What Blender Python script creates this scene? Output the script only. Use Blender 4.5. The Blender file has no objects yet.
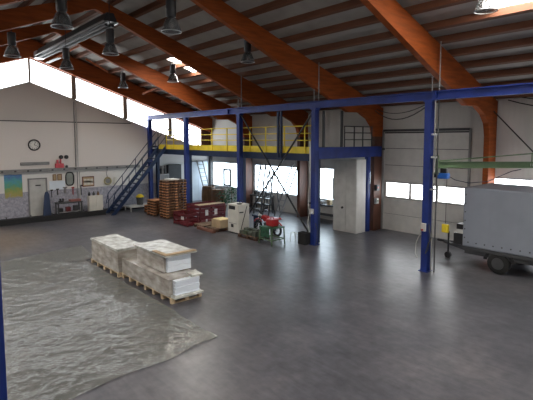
import bpy, math, random
from mathutils import Vector, Matrix, noise
random.seed(7)
PI = math.pi
C = bpy.context.scene.collection
ORG = {}

# ------------------------------------------------------------------ materials
def mat(name, col, rough=.6, metal=0., var=.12, scale=3., bump=0., bscale=20., alpha=1., spec=.5, col2=None, stretch=None, emit=None):
    m = bpy.data.materials.new(name); m.use_nodes = True
    nt = m.node_tree; b = nt.nodes['Principled BSDF']
    b.inputs['Roughness'].default_value = rough; b.inputs['Metallic'].default_value = metal
    b.inputs['Specular IOR Level'].default_value = spec
    b.inputs['Alpha'].default_value = alpha
    tc = nt.nodes.new('ShaderNodeTexCoord'); mp = nt.nodes.new('ShaderNodeMapping')
    nt.links.new(tc.outputs['Object'], mp.inputs['Vector'])
    if stretch: mp.inputs['Scale'].default_value = stretch
    n = nt.nodes.new('ShaderNodeTexNoise'); n.inputs['Scale'].default_value = scale; n.inputs['Detail'].default_value = 5
    nt.links.new(mp.outputs['Vector'], n.inputs['Vector'])
    r = nt.nodes.new('ShaderNodeValToRGB'); r.color_ramp.elements[0].position = .3; r.color_ramp.elements[1].position = .7
    c2 = col2 or tuple(min(1, c*(1+var)) for c in col); c1 = col if col2 else tuple(c*(1-var) for c in col)
    r.color_ramp.elements[0].color = (*c1, 1); r.color_ramp.elements[1].color = (*c2, 1)
    nt.links.new(n.outputs['Fac'], r.inputs['Fac']); nt.links.new(r.outputs['Color'], b.inputs['Base Color'])
    if bump:
        n2 = nt.nodes.new('ShaderNodeTexNoise'); n2.inputs['Scale'].default_value = bscale; n2.inputs['Detail'].default_value = 4
        nt.links.new(mp.outputs['Vector'], n2.inputs['Vector'])
        bp = nt.nodes.new('ShaderNodeBump'); bp.inputs['Strength'].default_value = bump; bp.inputs['Distance'].default_value = .02
        nt.links.new(n2.outputs['Fac'], bp.inputs['Height']); nt.links.new(bp.outputs['Normal'], b.inputs['Normal'])
    return m

def emis(name, col, s):
    m = bpy.data.materials.new(name); m.use_nodes = True; nt = m.node_tree
    b = nt.nodes['Principled BSDF']; b.inputs['Base Color'].default_value = (.8, .8, .8, 1); b.inputs['Roughness'].default_value = .3
    n = nt.nodes.new('ShaderNodeTexNoise'); n.inputs['Scale'].default_value = 1.2
    r = nt.nodes.new('ShaderNodeValToRGB'); r.color_ramp.elements[0].color = (*[c*.9 for c in col], 1); r.color_ramp.elements[1].color = (*col, 1)
    tc = nt.nodes.new('ShaderNodeTexCoord'); nt.links.new(tc.outputs['Object'], n.inputs['Vector'])
    nt.links.new(n.outputs['Fac'], r.inputs['Fac']); nt.links.new(r.outputs['Color'], b.inputs['Emission Color'])
    b.inputs['Emission Strength'].default_value = s
    return m

GAIN = 1.0
PANE = emis('daylight_pane', (.93, .97, 1.0), 3.2*GAIN)
PANE_LOW = emis('daylight_pane_low', (.74, .89, 1.0), 3.4*GAIN)
PANE_DIM = emis('overcast_pane', (.93, .97, 1.0), 1.6*GAIN)
PANE_LOWDIM = emis('shaded_pane', (.93, .97, 1.0), .5*GAIN)
PANE_SKY = emis('skylight_pane', (1.0, .96, .88), 15.0*GAIN)
WOOD = mat('glulam', (.26, .058, .009), .65, spec=.25, var=.25, scale=2.5, stretch=(1, .6, 5), bump=.15)
PILLAR = mat('shaded_pillar', (.085, .028, .014), .6, var=.35, scale=2.5, stretch=(1, 1, .4))  # glulam pillars darkened, shade under the walkway painted into the colour
PURL = mat('purlin_wood', (.12, .042, .018), .7, var=.3, scale=2, stretch=(.3, 4, 4))
ROOF = mat('roof_sheet', (.33, .31, .285), .8, var=.12, scale=1.5, bump=.3, bscale=6)
BLUE = mat('blue_steel', (.010, .027, .17), .5, spec=.35, var=.25, scale=2.2)
NAVY = mat('navy_steel', (.008, .020, .06), .5, spec=.3, var=.3)
YEL = mat('yellow_paint', (.72, .56, .03), .45, var=.18, scale=2)
BLACK = mat('black_steel', (.012, .012, .014), .45)
DGREY = mat('dark_grey', (.05, .052, .056), .6)
MGREY = mat('mid_grey', (.22, .22, .22), .55)
LGREY = mat('light_grey', (.48, .48, .46), .5)
WHITE = mat('white_paint', (.72, .71, .68), .5, var=.06)
BWHITE = mat('cool_white', (.70, .78, .86), .55, var=.05)
PANEL = mat('door_panel', (.66, .65, .62), .55, var=.07, bump=.1)
ALU = mat('aluminium', (.55, .56, .57), .32, .85, var=.15)
RED = mat('dark_red', (.11, .008, .012), .5, var=.3)
BRED = mat('bright_red', (.34, .014, .016), .35, var=.2)
PINK = mat('pink_red', (.55, .08, .10), .5)
POSTM = mat('post_paint', (.26, .22, .18), .6)
GREEN = mat('green_paint', (.09, .15, .075), .45, var=.2)
DGREEN = mat('dark_green', (.015, .075, .035), .6, var=.5, scale=8)
LEAF = mat('leaf_green', (.015, .09, .03), .6, var=.6, scale=6)
PALLETD = mat('gap_shade_runner_wood', (.085, .036, .018), .8, var=.35, scale=4)  # runners darkened so the shade in the pallet openings is in the colour
PALLET = mat('pallet_wood', (.44, .20, .085), .75, var=.35, scale=4, bump=.2)
PALLETG = mat('old_pallet_wood', (.16, .105, .07), .8, var=.35, scale=4)
PALE = mat('pale_wood', (.55, .42, .27), .7, var=.2, scale=4)
ORAW = mat('orange_wood', (.50, .20, .06), .7, var=.3)
BROWN = mat('brown_barrel', (.16, .085, .04), .6, var=.35, stretch=(8, 8, .5))
CARD = mat('cardboard', (.42, .31, .19), .8, var=.2, bump=.2)
CARDY = mat('yellow_card', (.85, .66, .36), .8, var=.1)
RUBBER = mat('rubber', (.012, .012, .012), .8)
TARP = mat('trailer_tarp', (.24, .262, .31), .55, var=.07, scale=1.5, bump=.35, bscale=2.2)
CREAM = mat('cream_machine', (.62, .60, .54), .5, var=.08)
HOIST = mat('hoist_blue', (.02, .13, .52), .4)
SHEETW = mat('white_board_stack', (.72, .78, .86), .5, var=.06, scale=5, stretch=(1, 1, 14))
WRAP = mat('stretch_wrap', (.24, .205, .17), .22, var=.45, scale=2.2, bump=.8, bscale=6, spec=.9, col2=(.54, .51, .47), stretch=(1, 1, 2.5))
WRAPW = mat('white_wrap_top', (.36, .36, .32), .25, var=.3, scale=4, bump=.8, bscale=8, spec=.8, col2=(.76, .78, .74))
LAMPG = mat('lamp_glass', (.13, .135, .14), .2, .3, alpha=.55)
ASPH = mat('kerb', (.012, .012, .013), .8)

# floor
def floor_mat():
    m = bpy.data.materials.new('concrete_floor'); m.use_nodes = True; nt = m.node_tree; L = nt.links; N = nt.nodes
    b = N['Principled BSDF']; geo = N.new('ShaderNodeNewGeometry')
    def nz(scale, det=6, rough=.6, dist=0):
        n = N.new('ShaderNodeTexNoise'); n.inputs['Scale'].default_value = scale; n.inputs['Detail'].default_value = det
        n.inputs['Roughness'].default_value = rough; n.inputs['Distortion'].default_value = dist
        L.new(geo.outputs['Position'], n.inputs['Vector']); return n
    def ramp(n, e):
        r = N.new('ShaderNodeValToRGB'); cr = r.color_ramp
        cr.elements[0].position, cr.elements[0].color = e[0][0], (*e[0][1], 1)
        cr.elements[1].position, cr.elements[1].color = e[-1][0], (*e[-1][1], 1)
        for p, c in e[1:-1]:
            x = cr.elements.new(p); x.color = (*c, 1)
        L.new(n.outputs['Fac'], r.inputs['Fac']); return r
    a = ramp(nz(.45, 7, .6, .2), [(.3, (.040, .042, .050)), (.5, (.077, .077, .090)), (.72, (.122, .118, .128))])
    c = ramp(nz(5, 4, .55, 0), [(.2, (.74, .74, .74)), (.7, (1.35, 1.33, 1.30))])
    mx = N.new('ShaderNodeMix'); mx.data_type = 'RGBA'; mx.blend_type = 'MULTIPLY'; mx.inputs[0].default_value = 1
    L.new(a.outputs['Color'], mx.inputs[6]); L.new(c.outputs['Color'], mx.inputs[7])
    # worn dusty tan patch by the left wall
    sep = N.new('ShaderNodeVectorMath'); sep.operation = 'DISTANCE'; sep.inputs[1].default_value = (-21.5, 2.2, 0)
    L.new(geo.outputs['Position'], sep.inputs[0])
    mr = N.new('ShaderNodeMapRange'); mr.inputs['From Min'].default_value = 4.2; mr.inputs['From Max'].default_value = 1.5
    L.new(sep.outputs['Value'], mr.inputs['Value'])
    mx2 = N.new('ShaderNodeMix'); mx2.data_type = 'RGBA'; mx2.inputs[7].default_value = (.19, .135, .09, 1)
    mu = N.new('ShaderNodeMath'); mu.operation = 'MULTIPLY'; mu.inputs[1].default_value = .8
    L.new(mr.outputs['Result'], mu.inputs[0]); L.new(mu.outputs[0], mx2.inputs[0])
    L.new(mx.outputs[2], mx2.inputs[6]); L.new(mx2.outputs[2], b.inputs['Base Color'])
    rr = ramp(nz(2.2, 5, .6, 0), [(.25, (.29, .29, .29)), (.75, (.37, .37, .37))])
    L.new(rr.outputs['Color'], b.inputs['Roughness']); b.inputs['Specular IOR Level'].default_value = .55
    # brushed streaks of old tyre and broom marks
    mp = N.new('ShaderNodeMapping'); mp.inputs['Rotation'].default_value = (0, 0, .55); mp.inputs['Scale'].default_value = (.7, 5, 1)
    L.new(geo.outputs['Position'], mp.inputs['Vector'])
    st = nz(1.6, 8, .72, .4); L.new(mp.outputs['Vector'], st.inputs['Vector'])
    sr = ramp(st, [(.3, (.80, .80, .81)), (.7, (1.22, 1.21, 1.20))])
    mx3 = N.new('ShaderNodeMix'); mx3.data_type = 'RGBA'; mx3.blend_type = 'MULTIPLY'; mx3.inputs[0].default_value = 1
    L.new(mx2.outputs[2], mx3.inputs[6]); L.new(sr.outputs['Color'], mx3.inputs[7]); L.new(mx3.outputs[2], b.inputs['Base Color'])
    return m

def gable_mat():
    m = mat('gable_paint', (.5, .48, .45), .75, var=.04)
    nt = m.node_tree; N = nt.nodes; L = nt.links; b = N['Principled BSDF']
    geo = N.new('ShaderNodeNewGeometry'); s = N.new('ShaderNodeSeparateXYZ'); L.new(geo.outputs['Position'], s.inputs[0])
    mr = N.new('ShaderNodeMapRange'); mr.inputs['From Max'].default_value = 8.; L.new(s.outputs['Z'], mr.inputs['Value'])
    r = N.new('ShaderNodeValToRGB'); r.color_ramp.interpolation = 'CONSTANT'; cr = r.color_ramp
    cr.elements[0].color = (.36, .36, .42, 1); cr.elements[1].position = 1.42/8; cr.elements[1].color = (.70, .69, .67, 1)
    for p, c in ((2.6, (.68, .64, .61)), (5.15, (.56, .53, .50))):
        e = cr.elements.new(p/8); e.color = (*c, 1)
    L.new(mr.outputs['Result'], r.inputs['Fac'])
    n = N.new('ShaderNodeTexNoise'); n.inputs['Scale'].default_value = 7; n.inputs['Detail'].default_value = 8; n.inputs['Roughness'].default_value = .75
    L.new(geo.outputs['Position'], n.inputs['Vector'])
    lt = N.new('ShaderNodeMath'); lt.operation = 'LESS_THAN'; lt.inputs[1].default_value = 1.42; L.new(s.outputs['Z'], lt.inputs[0])
    ml = N.new('ShaderNodeMapRange'); ml.inputs['From Min'].default_value = .35; ml.inputs['From Max'].default_value = .65
    ml.inputs['To Min'].default_value = .6; ml.inputs['To Max'].default_value = 1.35; L.new(n.outputs['Fac'], ml.inputs['Value'])
    mm = N.new('ShaderNodeMix'); mm.data_type = 'FLOAT'; L.new(lt.outputs[0], mm.inputs[0]); mm.inputs[2].default_value = 1; L.new(ml.outputs['Result'], mm.inputs[3])
    vm = N.new('ShaderNodeVectorMath'); vm.operation = 'SCALE'; L.new(r.outputs['Color'], vm.inputs[0]); L.new(mm.outputs[0], vm.inputs['Scale'])
    L.new(vm.outputs[0], b.inputs['Base Color'])
    return m

def back_mat():
    m = mat('back_sheet', (.57, .555, .53), .7, var=.06, scale=1.2)
    nt = m.node_tree; N = nt.nodes; L = nt.links; b = N['Principled BSDF']
    geo = N.new('ShaderNodeNewGeometry'); w = N.new('ShaderNodeTexWave'); w.inputs['Scale'].default_value = 1.6
    w.bands_direction = 'X'; L.new(geo.outputs['Position'], w.inputs['Vector'])
    bp = N.new('ShaderNodeBump'); bp.inputs['Strength'].default_value = .35; bp.inputs['Distance'].default_value = .03
    L.new(w.outputs['Fac'], bp.inputs['Height']); L.new(bp.outputs['Normal'], b.inputs['Normal'])
    return m

# ------------------------------------------------------------------ mesh builder
class MB:
    def __init__(s): s.v = []; s.f = []
    def add(s, vs, fs):
        o = len(s.v); s.v += [Vector(p) for p in vs]; s.f += [tuple(i+o for i in f) for f in fs]; return s
    def box(s, x0, x1, y0, y1, z0, z1):
        vs = [(x, y, z) for z in (z0, z1) for y in (y0, y1) for x in (x0, x1)]
        return s.add(vs, [(0, 2, 3, 1), (4, 5, 7, 6), (0, 1, 5, 4), (2, 6, 7, 3), (0, 4, 6, 2), (1, 3, 7, 5)])
    def cb(s, cx, cy, z0, dx, dy, dz): return s.box(cx-dx/2, cx+dx/2, cy-dy/2, cy+dy/2, z0, z0+dz)
    def frame(s, p, q):
        p = Vector(p); q = Vector(q); d = (q-p).normalized()
        up = Vector((0, 0, 1)) if abs(d.z) < .98 else Vector((0, 1, 0))
        a = d.cross(up).normalized(); b = a.cross(d).normalized(); return p, q, a, b
    def bar(s, p, q, w, h):
        p, q, a, b = s.frame(p, q)
        vs = [e+a*i*w/2+b*j*h/2 for e in (p, q) for i, j in ((-1, -1), (1, -1), (1, 1), (-1, 1))]
        return s.add(vs, [(3, 2, 1, 0), (4, 5, 6, 7)]+[(i, (i+1) % 4, (i+1) % 4+4, i+4) for i in range(4)])
    def cyl(s, p, q, r, n=12, r2=None):
        p, q, a, b = s.frame(p, q); r2 = r if r2 is None else r2
        vs = [e+(a*math.cos(2*PI*i/n)+b*math.sin(2*PI*i/n))*rr for e, rr in ((p, r), (q, r2)) for i in range(n)]
        return s.add(vs, [tuple(range(n))[::-1], tuple(range(n, 2*n))]+[(i, (i+1) % n, (i+1) % n+n, i+n) for i in range(n)])
    def tube(s, pts, r, n=8):
        for p, q in zip(pts, pts[1:]): s.cyl(p, q, r, n)
        return s
    def lathe(s, prof, o, n=20, axis='z'):
        o = Vector(o); vs = []
        for r, h in prof:
            for i in range(n):
                c, t = r*math.cos(2*PI*i/n), r*math.sin(2*PI*i/n)
                vs.append(o+(Vector((c, t, h)) if axis == 'z' else Vector((c, h, t)) if axis == 'y' else Vector((h, c, t))))
        k = len(prof); fs = []
        for j in range(k-1):
            for i in range(n): fs.append((j*n+i, j*n+(i+1) % n, (j+1)*n+(i+1) % n, (j+1)*n+i))
        fs.append(tuple(range(n))[::-1]); fs.append(tuple(range((k-1)*n, k*n)))
        return s.add(vs, fs)
    def torus(s, o, R, r, axis='y', n=24, m=8, a0=0, a1=2*PI):
        o = Vector(o); vs = []; full = abs(a1-a0-2*PI) < 1e-6; nn = n if full else n+1
        for i in range(nn):
            t = a0+(a1-a0)*i/n
            for j in range(m):
                u = 2*PI*j/m; rr = R+r*math.cos(u); h = r*math.sin(u)
                c, d = rr*math.cos(t), rr*math.sin(t)
                vs.append(o+(Vector((c, h, d)) if axis == 'y' else Vector((h, c, d)) if axis == 'x' else Vector((c, d, h))))
        fs = []
        for i in range(n if full else n):
            i2 = (i+1) % nn
            for j in range(m): fs.append((i*m+j, i*m+(j+1) % m, i2*m+(j+1) % m, i2*m+j))
        if not full: fs.append(tuple(range(m))); fs.append(tuple(range(n*m, n*m+m))[::-1])
        return s.add(vs, fs)
    def prism(s, pts, vec):
        n = len(pts); vec = Vector(vec); vs = [Vector(p) for p in pts]+[Vector(p)+vec for p in pts]
        return s.add(vs, [tuple(range(n))[::-1], tuple(range(n, 2*n))]+[(i, (i+1) % n, (i+1) % n+n, i+n) for i in range(n)])
    def build(s, name, m, parent=None, bevel=0, smooth=False, local=False, label=None):
        me = bpy.data.meshes.new(name); o = bpy.data.objects.new(name, me); C.objects.link(o)
        if parent is None:
            xs = [p.x for p in s.v]; ys = [p.y for p in s.v]; zs = [p.z for p in s.v]
            org = Vector(((min(xs)+max(xs))/2, (min(ys)+max(ys))/2, min(zs))); o.location = org
        else:
            org = Vector((0, 0, 0)) if local else ORG[parent.name]; o.parent = parent
        ORG[o.name] = org
        me.from_pydata([p-org for p in s.v], [], s.f); me.materials.append(m)
        import bmesh
        bm = bmesh.new(); bm.from_mesh(me); bmesh.ops.recalc_face_normals(bm, faces=bm.faces); bm.to_mesh(me); bm.free()
        if smooth:
            for p in me.polygons: p.use_smooth = True
            md = o.modifiers.new('es', 'EDGE_SPLIT'); md.split_angle = math.radians(40)
        if bevel:
            md = o.modifiers.new('bv', 'BEVEL'); md.width = bevel; md.segments = 2; md.limit_method = 'ANGLE'
        if label: o['label'] = label
        return o

def tag(o, label, cat, group=None, kind=None):
    o['label'] = label; o['category'] = cat
    if group: o['group'] = group
    if kind: o['kind'] = kind
    return o
def thing(name, loc, label, cat, group=None, kind=None, rz=0):
    o = bpy.data.objects.new(name, None); C.objects.link(o); o.location = loc; o.rotation_euler = (0, 0, rz)
    o.empty_display_size = .2; ORG[o.name] = Vector(loc)
    return tag(o, label, cat, group, kind)
def struct(name, mb, m, label, cat, **k): return tag(mb.build(name, m, **k), label, cat, kind='structure')
def copy_tree(o, parent=None):
    c = o.copy(); C.objects.link(c)
    if parent: c.parent = parent
    for ch in list(o.children): copy_tree(ch, c)
    return c
def cells(u0, u1, v0, v1, holes):
    us = sorted({u0, u1, *[h[0] for h in holes], *[h[1] for h in holes]}); vs = sorted({v0, v1, *[h[2] for h in holes], *[h[3] for h in holes]})
    us = [u for u in us if u0 <= u <= u1]; vs = [v for v in vs if v0 <= v <= v1]
    out = []
    for a, b in zip(us, us[1:]):
        run = None
        for c, d in zip(vs, vs[1:]):
            m_, n_ = (a+b)/2, (c+d)/2
            if any(h[0] < m_ < h[1] and h[2] < n_ < h[3] for h in holes):
                if run: out.append((a, b, *run)); run = None
            else: run = (run[0], d) if run else (c, d)
        if run: out.append((a, b, *run))
    return out

# ------------------------------------------------------------------ dimensions
X0, X1, Y0, Y1, YR = -26.0, 6.0, -4.86, 17.76, 6.45
RZ = lambda y, a=9.35: a-.335*abs(y-YR)
GX = [-2.35, -7.1, -12.1, -16.8, -21.5]

# ------------------------------------------------------------------ floor and walls
m = MB().box(X0-.3, X1+.3, Y0-.3, Y1+.3, -.2, 0)
struct('floor', m, floor_mat(), 'dark grey worn concrete hall floor with dull sheen and dusty patches', 'floor')
GM = gable_mat(); BM_ = back_mat()
sill = lambda y: 7.2-.345*abs(y-YR)
m = MB().prism([(X0, Y0, 0), (X0, Y1, 0), (X0, Y1, sill(Y1)), (X0, YR, sill(YR)), (X0, Y0, sill(Y0))], (-.25, 0, 0))
wl = struct('wall_left', m, GM, 'off white gable wall with grey lavender dado under a sloping window band', 'wall')
MB().box(X0, X0+.03, Y0, 11.95, 5.12, 5.17).build('trim_line', DGREY, wl)
# back wall with holes
strips = [(-25.85, -21.95, 1.0, 2.65), (-21.3, -17.2, 1.0, 2.65), (-16.35, -12.6, 1.0, 2.69), (-7.35, -2.7, 1.1, 2.74)]
holes = strips+[(-11.95, -8.0, 0, 4.5)]
m = MB()
for a, b, c, d in cells(X0, X1, 0, 5.75, holes): m.box(a, b, Y1, Y1+.22, c, d)
struct('wall_back', m, BM_, 'pale grey sheet clad long wall with window strips and a sectional gate', 'wall')
m = MB().box(X0-.25, X1, Y0-.22, Y0, 0, 3.4).box(X0-.25, X1, Y0-.22, Y0, 4.9, 5.75)
struct('wall_front', m, BM_, 'pale long wall on the viewer side under a high window strip', 'wall')
m = MB().prism([(X1, Y0, 0), (X1, Y1, 0), (X1, Y1, sill(Y1)), (X1, YR, sill(YR)), (X1, Y0, sill(Y0))], (.25, 0, 0))
struct('wall_right', m, GM, 'off white gable wall behind the viewer under a sloping window band', 'wall')

# ------------------------------------------------------------------ windows
wn = [0]
def window(label):
    wn[0] += 1
    return wn[0]
def strip_window(a, b, c, d, label, mull, pane=PANE):
    n = window(label); m = MB().box(a+.03, b-.03, Y1+.10, Y1+.13, c+.03, d-.03)
    w = struct(f'window_{n}', m, pane, label, 'window')
    f = MB()
    for z in (c, d-.05): f.box(a, b, Y1+.04, Y1+.14, z, z+.05)
    for x in (a, b-.05): f.box(x, x+.05, Y1+.04, Y1+.14, c+.05, d-.05)
    for x in mull: f.box(x-.03, x+.03, Y1+.05, Y1+.095, c+.05, d-.05)
    f.build('window_frame', MGREY, w)
    return w
w = strip_window(*strips[0], 'bright window strip beside the left gable, with a dark framed casement', [-23.9], PANE_LOW)
m = MB()
for a, b, c, d in cells(-24.5, -23.65, 1.08, 2.22, [(-24.4, -23.75, 1.19, 2.11)]): m.box(a, b, Y1-.06, Y1+.035, c, d)
m.build('casement', BLACK, w, label='dark open casement frame')
strip_window(*strips[1], 'bright window strip behind the ladders under the yellow walkway', [-19.2], PANE_LOW)
w = strip_window(*strips[2], 'bright window strip behind the tall white cupboard', [-14.5], PANE_LOW)
m = MB()
for a, b, c, d in cells(-14.95, -14.3, 1.1, 2.22, [(-14.85, -14.4, 1.2, 2.12)]): m.box(a, b, Y1-.06, Y1+.035, c, d)
m.build('casement', BLACK, w, label='dark open casement frame')
strip_window(*strips[3], 'bright window strip above the covered trailer', [-5.0])
# gable clerestory, both ends
mul = [2.2, 4.3, YR, 8.66, 11.6, 14.6, 17.0, -.8, -4.1]; mul.sort()
for side, xx, sgn in (('left', X0, -1), ('right', X1, 1)):
    for a, b in zip(mul, mul[1:]):
        n = window('')
        pts = [(xx+sgn*.08, a, sill(a)+.02), (xx+sgn*.08, b, sill(b)+.02), (xx+sgn*.08, b, RZ(b, 8.42)), (xx+sgn*.08, a, RZ(a, 8.42))]
        lab = {4.3: 'sloping gable window pane just left of the ridge post', YR: 'sloping gable window pane just right of the ridge post',
               8.66: 'long sloping gable window pane above the notice board', 11.6: 'sloping gable window pane above the blue stairs',
               14.6: 'lowest sloping gable window pane above the yellow walkway'}.get(a if a >= 4.3 else None, f'sloping gable window pane outside the left edge of view, number {n}')
        if side == 'right': lab = f'sloping window pane of the gable behind the viewer, number {n}'
        struct(f'window_{n}', MB().prism(pts, (sgn*.03, 0, 0)), PANE if side == 'left' else PANE_DIM, lab, 'window')
    for y in mul[1:-1]:
        tt = tag(MB().box(*sorted((xx+sgn*.02, xx-sgn*.10)), y-(.05 if y == YR else .12), y+(.05 if y == YR else .12), sill(y)-.02, RZ(y, 8.40)).build('window_post', POSTM),
            f'grey steel post between gable panes, {"at the ridge" if y == YR else "%.0f steps along the slope" % abs(y-YR)}, {side} gable {"door side" if y > YR else "near side"}', 'window post', kind='structure')
# near side strip
n = window(''); struct(f'window_{n}', MB().box(X0, X1, Y0-.14, Y0-.10, 3.4, 4.9), PANE_LOWDIM, 'long high window strip in the wall on the viewer side', 'window')

# ------------------------------------------------------------------ sectional gate
d = thing('door_1', (-10, Y1, 0), 'tall pale grey sectional gate with a window row beside the blue column', 'gate', kind='structure')
zs = [0, .76, 1.5, 2.25, 3.0, 3.76, 4.5]
for i, (a, b) in enumerate(zip(zs, zs[1:])):
    m = MB(); hs = [(-11.8, -10.65, 1.57, 2.2), (-10.53, -9.4, 1.57, 2.2), (-9.28, -8.15, 1.57, 2.2)] if i == 2 else []
    for u0, u1, v0, v1 in cells(-11.93, -8.02, a+.012, b-.012, hs): m.box(u0, u1, Y1+.02, Y1+.08, v0, v1)
    p = m.build('door_panel', PANEL, d)
    for h in hs: MB().box(h[0]-.01, h[1]+.01, Y1+.045, Y1+.06, h[2]-.01, h[3]+.01).build('pane', PANE, p)
m = MB()
for u0, u1, v0, v1 in cells(-11.94, -8.01, 0.005, 4.5, [(-11.8, -10.65, 1.57, 2.2), (-10.53, -9.4, 1.57, 2.2), (-9.28, -8.15, 1.57, 2.2)]): m.box(u0, u1, Y1+.085, Y1+.10, v0, v1)
m.build('light_stop_board', DGREY, d)  # dark backing added to stop light leaking through the panel seams
MB().box(-11.93, -8.02, Y1+.01, Y1+.06, 4.44, 4.5).build('top_seal', DGREY, d)
MB().box(-11.95, -8.0, Y1-.10, Y1-.02, 4.52, 4.62).build('spring_shaft', DGREY, d)
for x in (-12.0, -7.98): MB().box(x-.04, x+.04, Y1-.09, Y1-.005, 0, 4.6).build('guide_rail', MGREY, d)

# ------------------------------------------------------------------ ceiling
SKY = [(-19.7, -18.2, 10.75, 12.8), (-5.1, -3.7, 9.72, 12.45), (-5.1, -3.7, 1.0, 4.5), (-14.6, -13.4, -1.5, 1.2), (-19.2, -17.9, -1.5, 1.2), (0.2, 1.6, 9.72, 12.45)]  # all past the visible pair are added out of view to light the floor
for side in (1, -1):
    m = MB(); yy0, yy1 = (YR, Y1+.25) if side > 0 else (Y0-.25, YR)
    for a, b, c, dd in cells(X0-.3, X1+.3, yy0, yy1, [h for h in SKY if (h[2] > YR) == (side > 0)]):
        z = lambda y: RZ(y, 9.55)
        m.add([(a, c, z(c)), (b, c, z(c)), (b, dd, z(dd)), (a, dd, z(dd)), (a, c, z(c)+.08), (b, c, z(c)+.08), (b, dd, z(dd)+.08), (a, dd, z(dd)+.08)],
              [(3, 2, 1, 0), (4, 5, 6, 7), (0, 1, 5, 4), (1, 2, 6, 5), (2, 3, 7, 6), (3, 0, 4, 7)])
    struct('ceiling', m, ROOF, ('grey roof sheeting of the slope falling to the gate side' if side > 0 else 'grey roof sheeting of the slope falling to the viewer side'), 'roof')
for i, (a, b, c, dd) in enumerate(SKY):
    n = window(''); z = lambda y: RZ(y, 9.60)
    lab = ['bright roof skylight between two rafters above the blue beam', 'bright roof skylight at the upper right above the trailer'] + [f'added unseen roof skylight lighting the floor, number {k}' for k in range(3, 9)]
    struct(f'window_{n}', MB().add([(a, c, z(c)), (b, c, z(c)), (b, dd, z(dd)), (a, dd, z(dd)), (a, c, z(c)+.02), (b, c, z(c)+.02), (b, dd, z(dd)+.02), (a, dd, z(dd)+.02)],
            [(3, 2, 1, 0), (4, 5, 6, 7), (0, 1, 5, 4), (1, 2, 6, 5), (2, 3, 7, 6), (3, 0, 4, 7)]), PANE_SKY, lab[i], 'skylight')
ORD = ['first', 'second', 'third', 'fourth', 'fifth', 'sixth', 'seventh', 'eighth', 'ninth', 'tenth', 'eleventh', 'twelfth', 'thirteenth', 'fourteenth', 'fifteenth']
py = [17.45, 16.6, 15.75, 14.9, 14.05, 13.22, 12.45, 11.52, 10.63, 9.72, 8.74, 7.93, 7.05]
for side in (1, -1):
    for i, y in enumerate(py):
        yy = y if side > 0 else 2*YR-y
        s = -.335*side
        a, b = yy-.06, yy+.06
        z = lambda t: RZ(t)+.005
        m = MB().prism([(X0-.25, a, z(a)), (X0-.25, b, z(b)), (X0-.25, b, z(b)+.185), (X0-.25, a, z(a)+.185)], (X1-X0+.5, 0, 0))
        tag(m.build('roof_purlin', PURL), f'dark brown timber purlin, {ORD[i]} up from the eaves on the {"gate" if side > 0 else "viewer"} side slope', 'purlin', 'timber purlins under the roof sheets')

# ------------------------------------------------------------------ glulam frames
def frame_part(x, side, gable=False):
    g = lambda y: YR+side*(y-YR)
    out = [(YR, RZ(YR))]
    dep = lambda y: .42+.075*(y-YR)
    pts = [(YR, RZ(YR)), (17.7, RZ(17.7)), (17.7, 4.3), (17.08, 4.3), (16.95, 4.75), (16.6, 5.08), (16.0, 5.34), (15.2, RZ(15.2)-dep(15.2)-.02), (14.0, RZ(14)-dep(14)), (YR, RZ(YR)-dep(YR))]
    if gable: pts = [(YR, RZ(YR)), (17.7, RZ(17.7)), (17.7, RZ(17.7)-.93), (YR, RZ(YR)-.93)]
    return MB().prism([(x-.1, g(y), z) for y, z in pts], (.2, 0, 0))
labs = ['glulam roof frame nearest the viewer at the right edge', 'bright orange glulam roof frame standing beside the covered trailer', 'orange glulam roof frame standing left of the sectional gate',
        'orange glulam roof frame behind the middle of the yellow walkway', 'dark orange glulam roof frame next to the left gable']
for x, lab in zip(GX, labs):
    t = thing('glulam_frame', (x, YR, 0), lab, 'roof frame', 'orange laminated timber frames')
    for side in (1, -1):
        frame_part(x, side).build('rafter', WOOD, t)
        g = lambda y: YR+side*(y-YR)
        ys = sorted((g(17.08), g(17.7)))
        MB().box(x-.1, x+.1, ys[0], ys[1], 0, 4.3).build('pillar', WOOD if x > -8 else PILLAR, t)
t = thing('glulam_frame', (X0+.12, YR, 7), 'dark brown rafter lying along the top of the gable windows', 'roof frame', 'orange laminated timber frames')
for side in (1, -1): frame_part(X0+.22, side, True).build('rafter', WOOD, t)
# gable infill above windows
for xx, s in ((X0, -1), (X1, 1)):
    m = MB()
    for sd in (1, -1):
        g = lambda y: YR+sd*(y-YR)
        e = 17.76
        m.prism([(xx, g(YR), RZ(YR, 8.40)), (xx, g(e), RZ(e, 8.40)), (xx, g(e), RZ(e, 9.55)), (xx, g(YR), RZ(YR, 9.55))], (s*.2, 0, 0))
        m.prism([(xx, g(17.0), sill(17.0)), (xx, g(e), sill(e)), (xx, g(e), RZ(e, 8.4)), (xx, g(17.0), RZ(17.0, 8.4))], (s*.2, 0, 0))
    struct('trim_1' if s < 0 else 'trim_2', m, PURL, 'dark board over the gable windows, ' + ('left end of the hall' if s < 0 else 'behind the viewer'), 'trim')
# corner pole on the back wall
tag(MB().box(-25.95, -25.83, Y1-.16, Y1-.02, 0, 3.4).build('corner_post', DGREY), 'dark thin post in the corner left of the window strip', 'post')

# timber cross struts near the gable roof
for i, (p, q) in enumerate([((-25.6, 7.6, 8.45), (-23.2, 8.2, 8.9)), ((-23.4, 9.6, 7.7), (-24.6, 8.9, 8.45)), ((-24.8, 12.2, 6.85), (-23.4, 12.6, 7.2))]):
    tag(MB().bar(p, q, .07, .09).build('roof_strut', WOOD), f'orange timber strut under the roof by the gable, {("highest, by the ridge", "middle one", "lowest one")[i]}', 'strut', 'timber struts by the gable')

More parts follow.
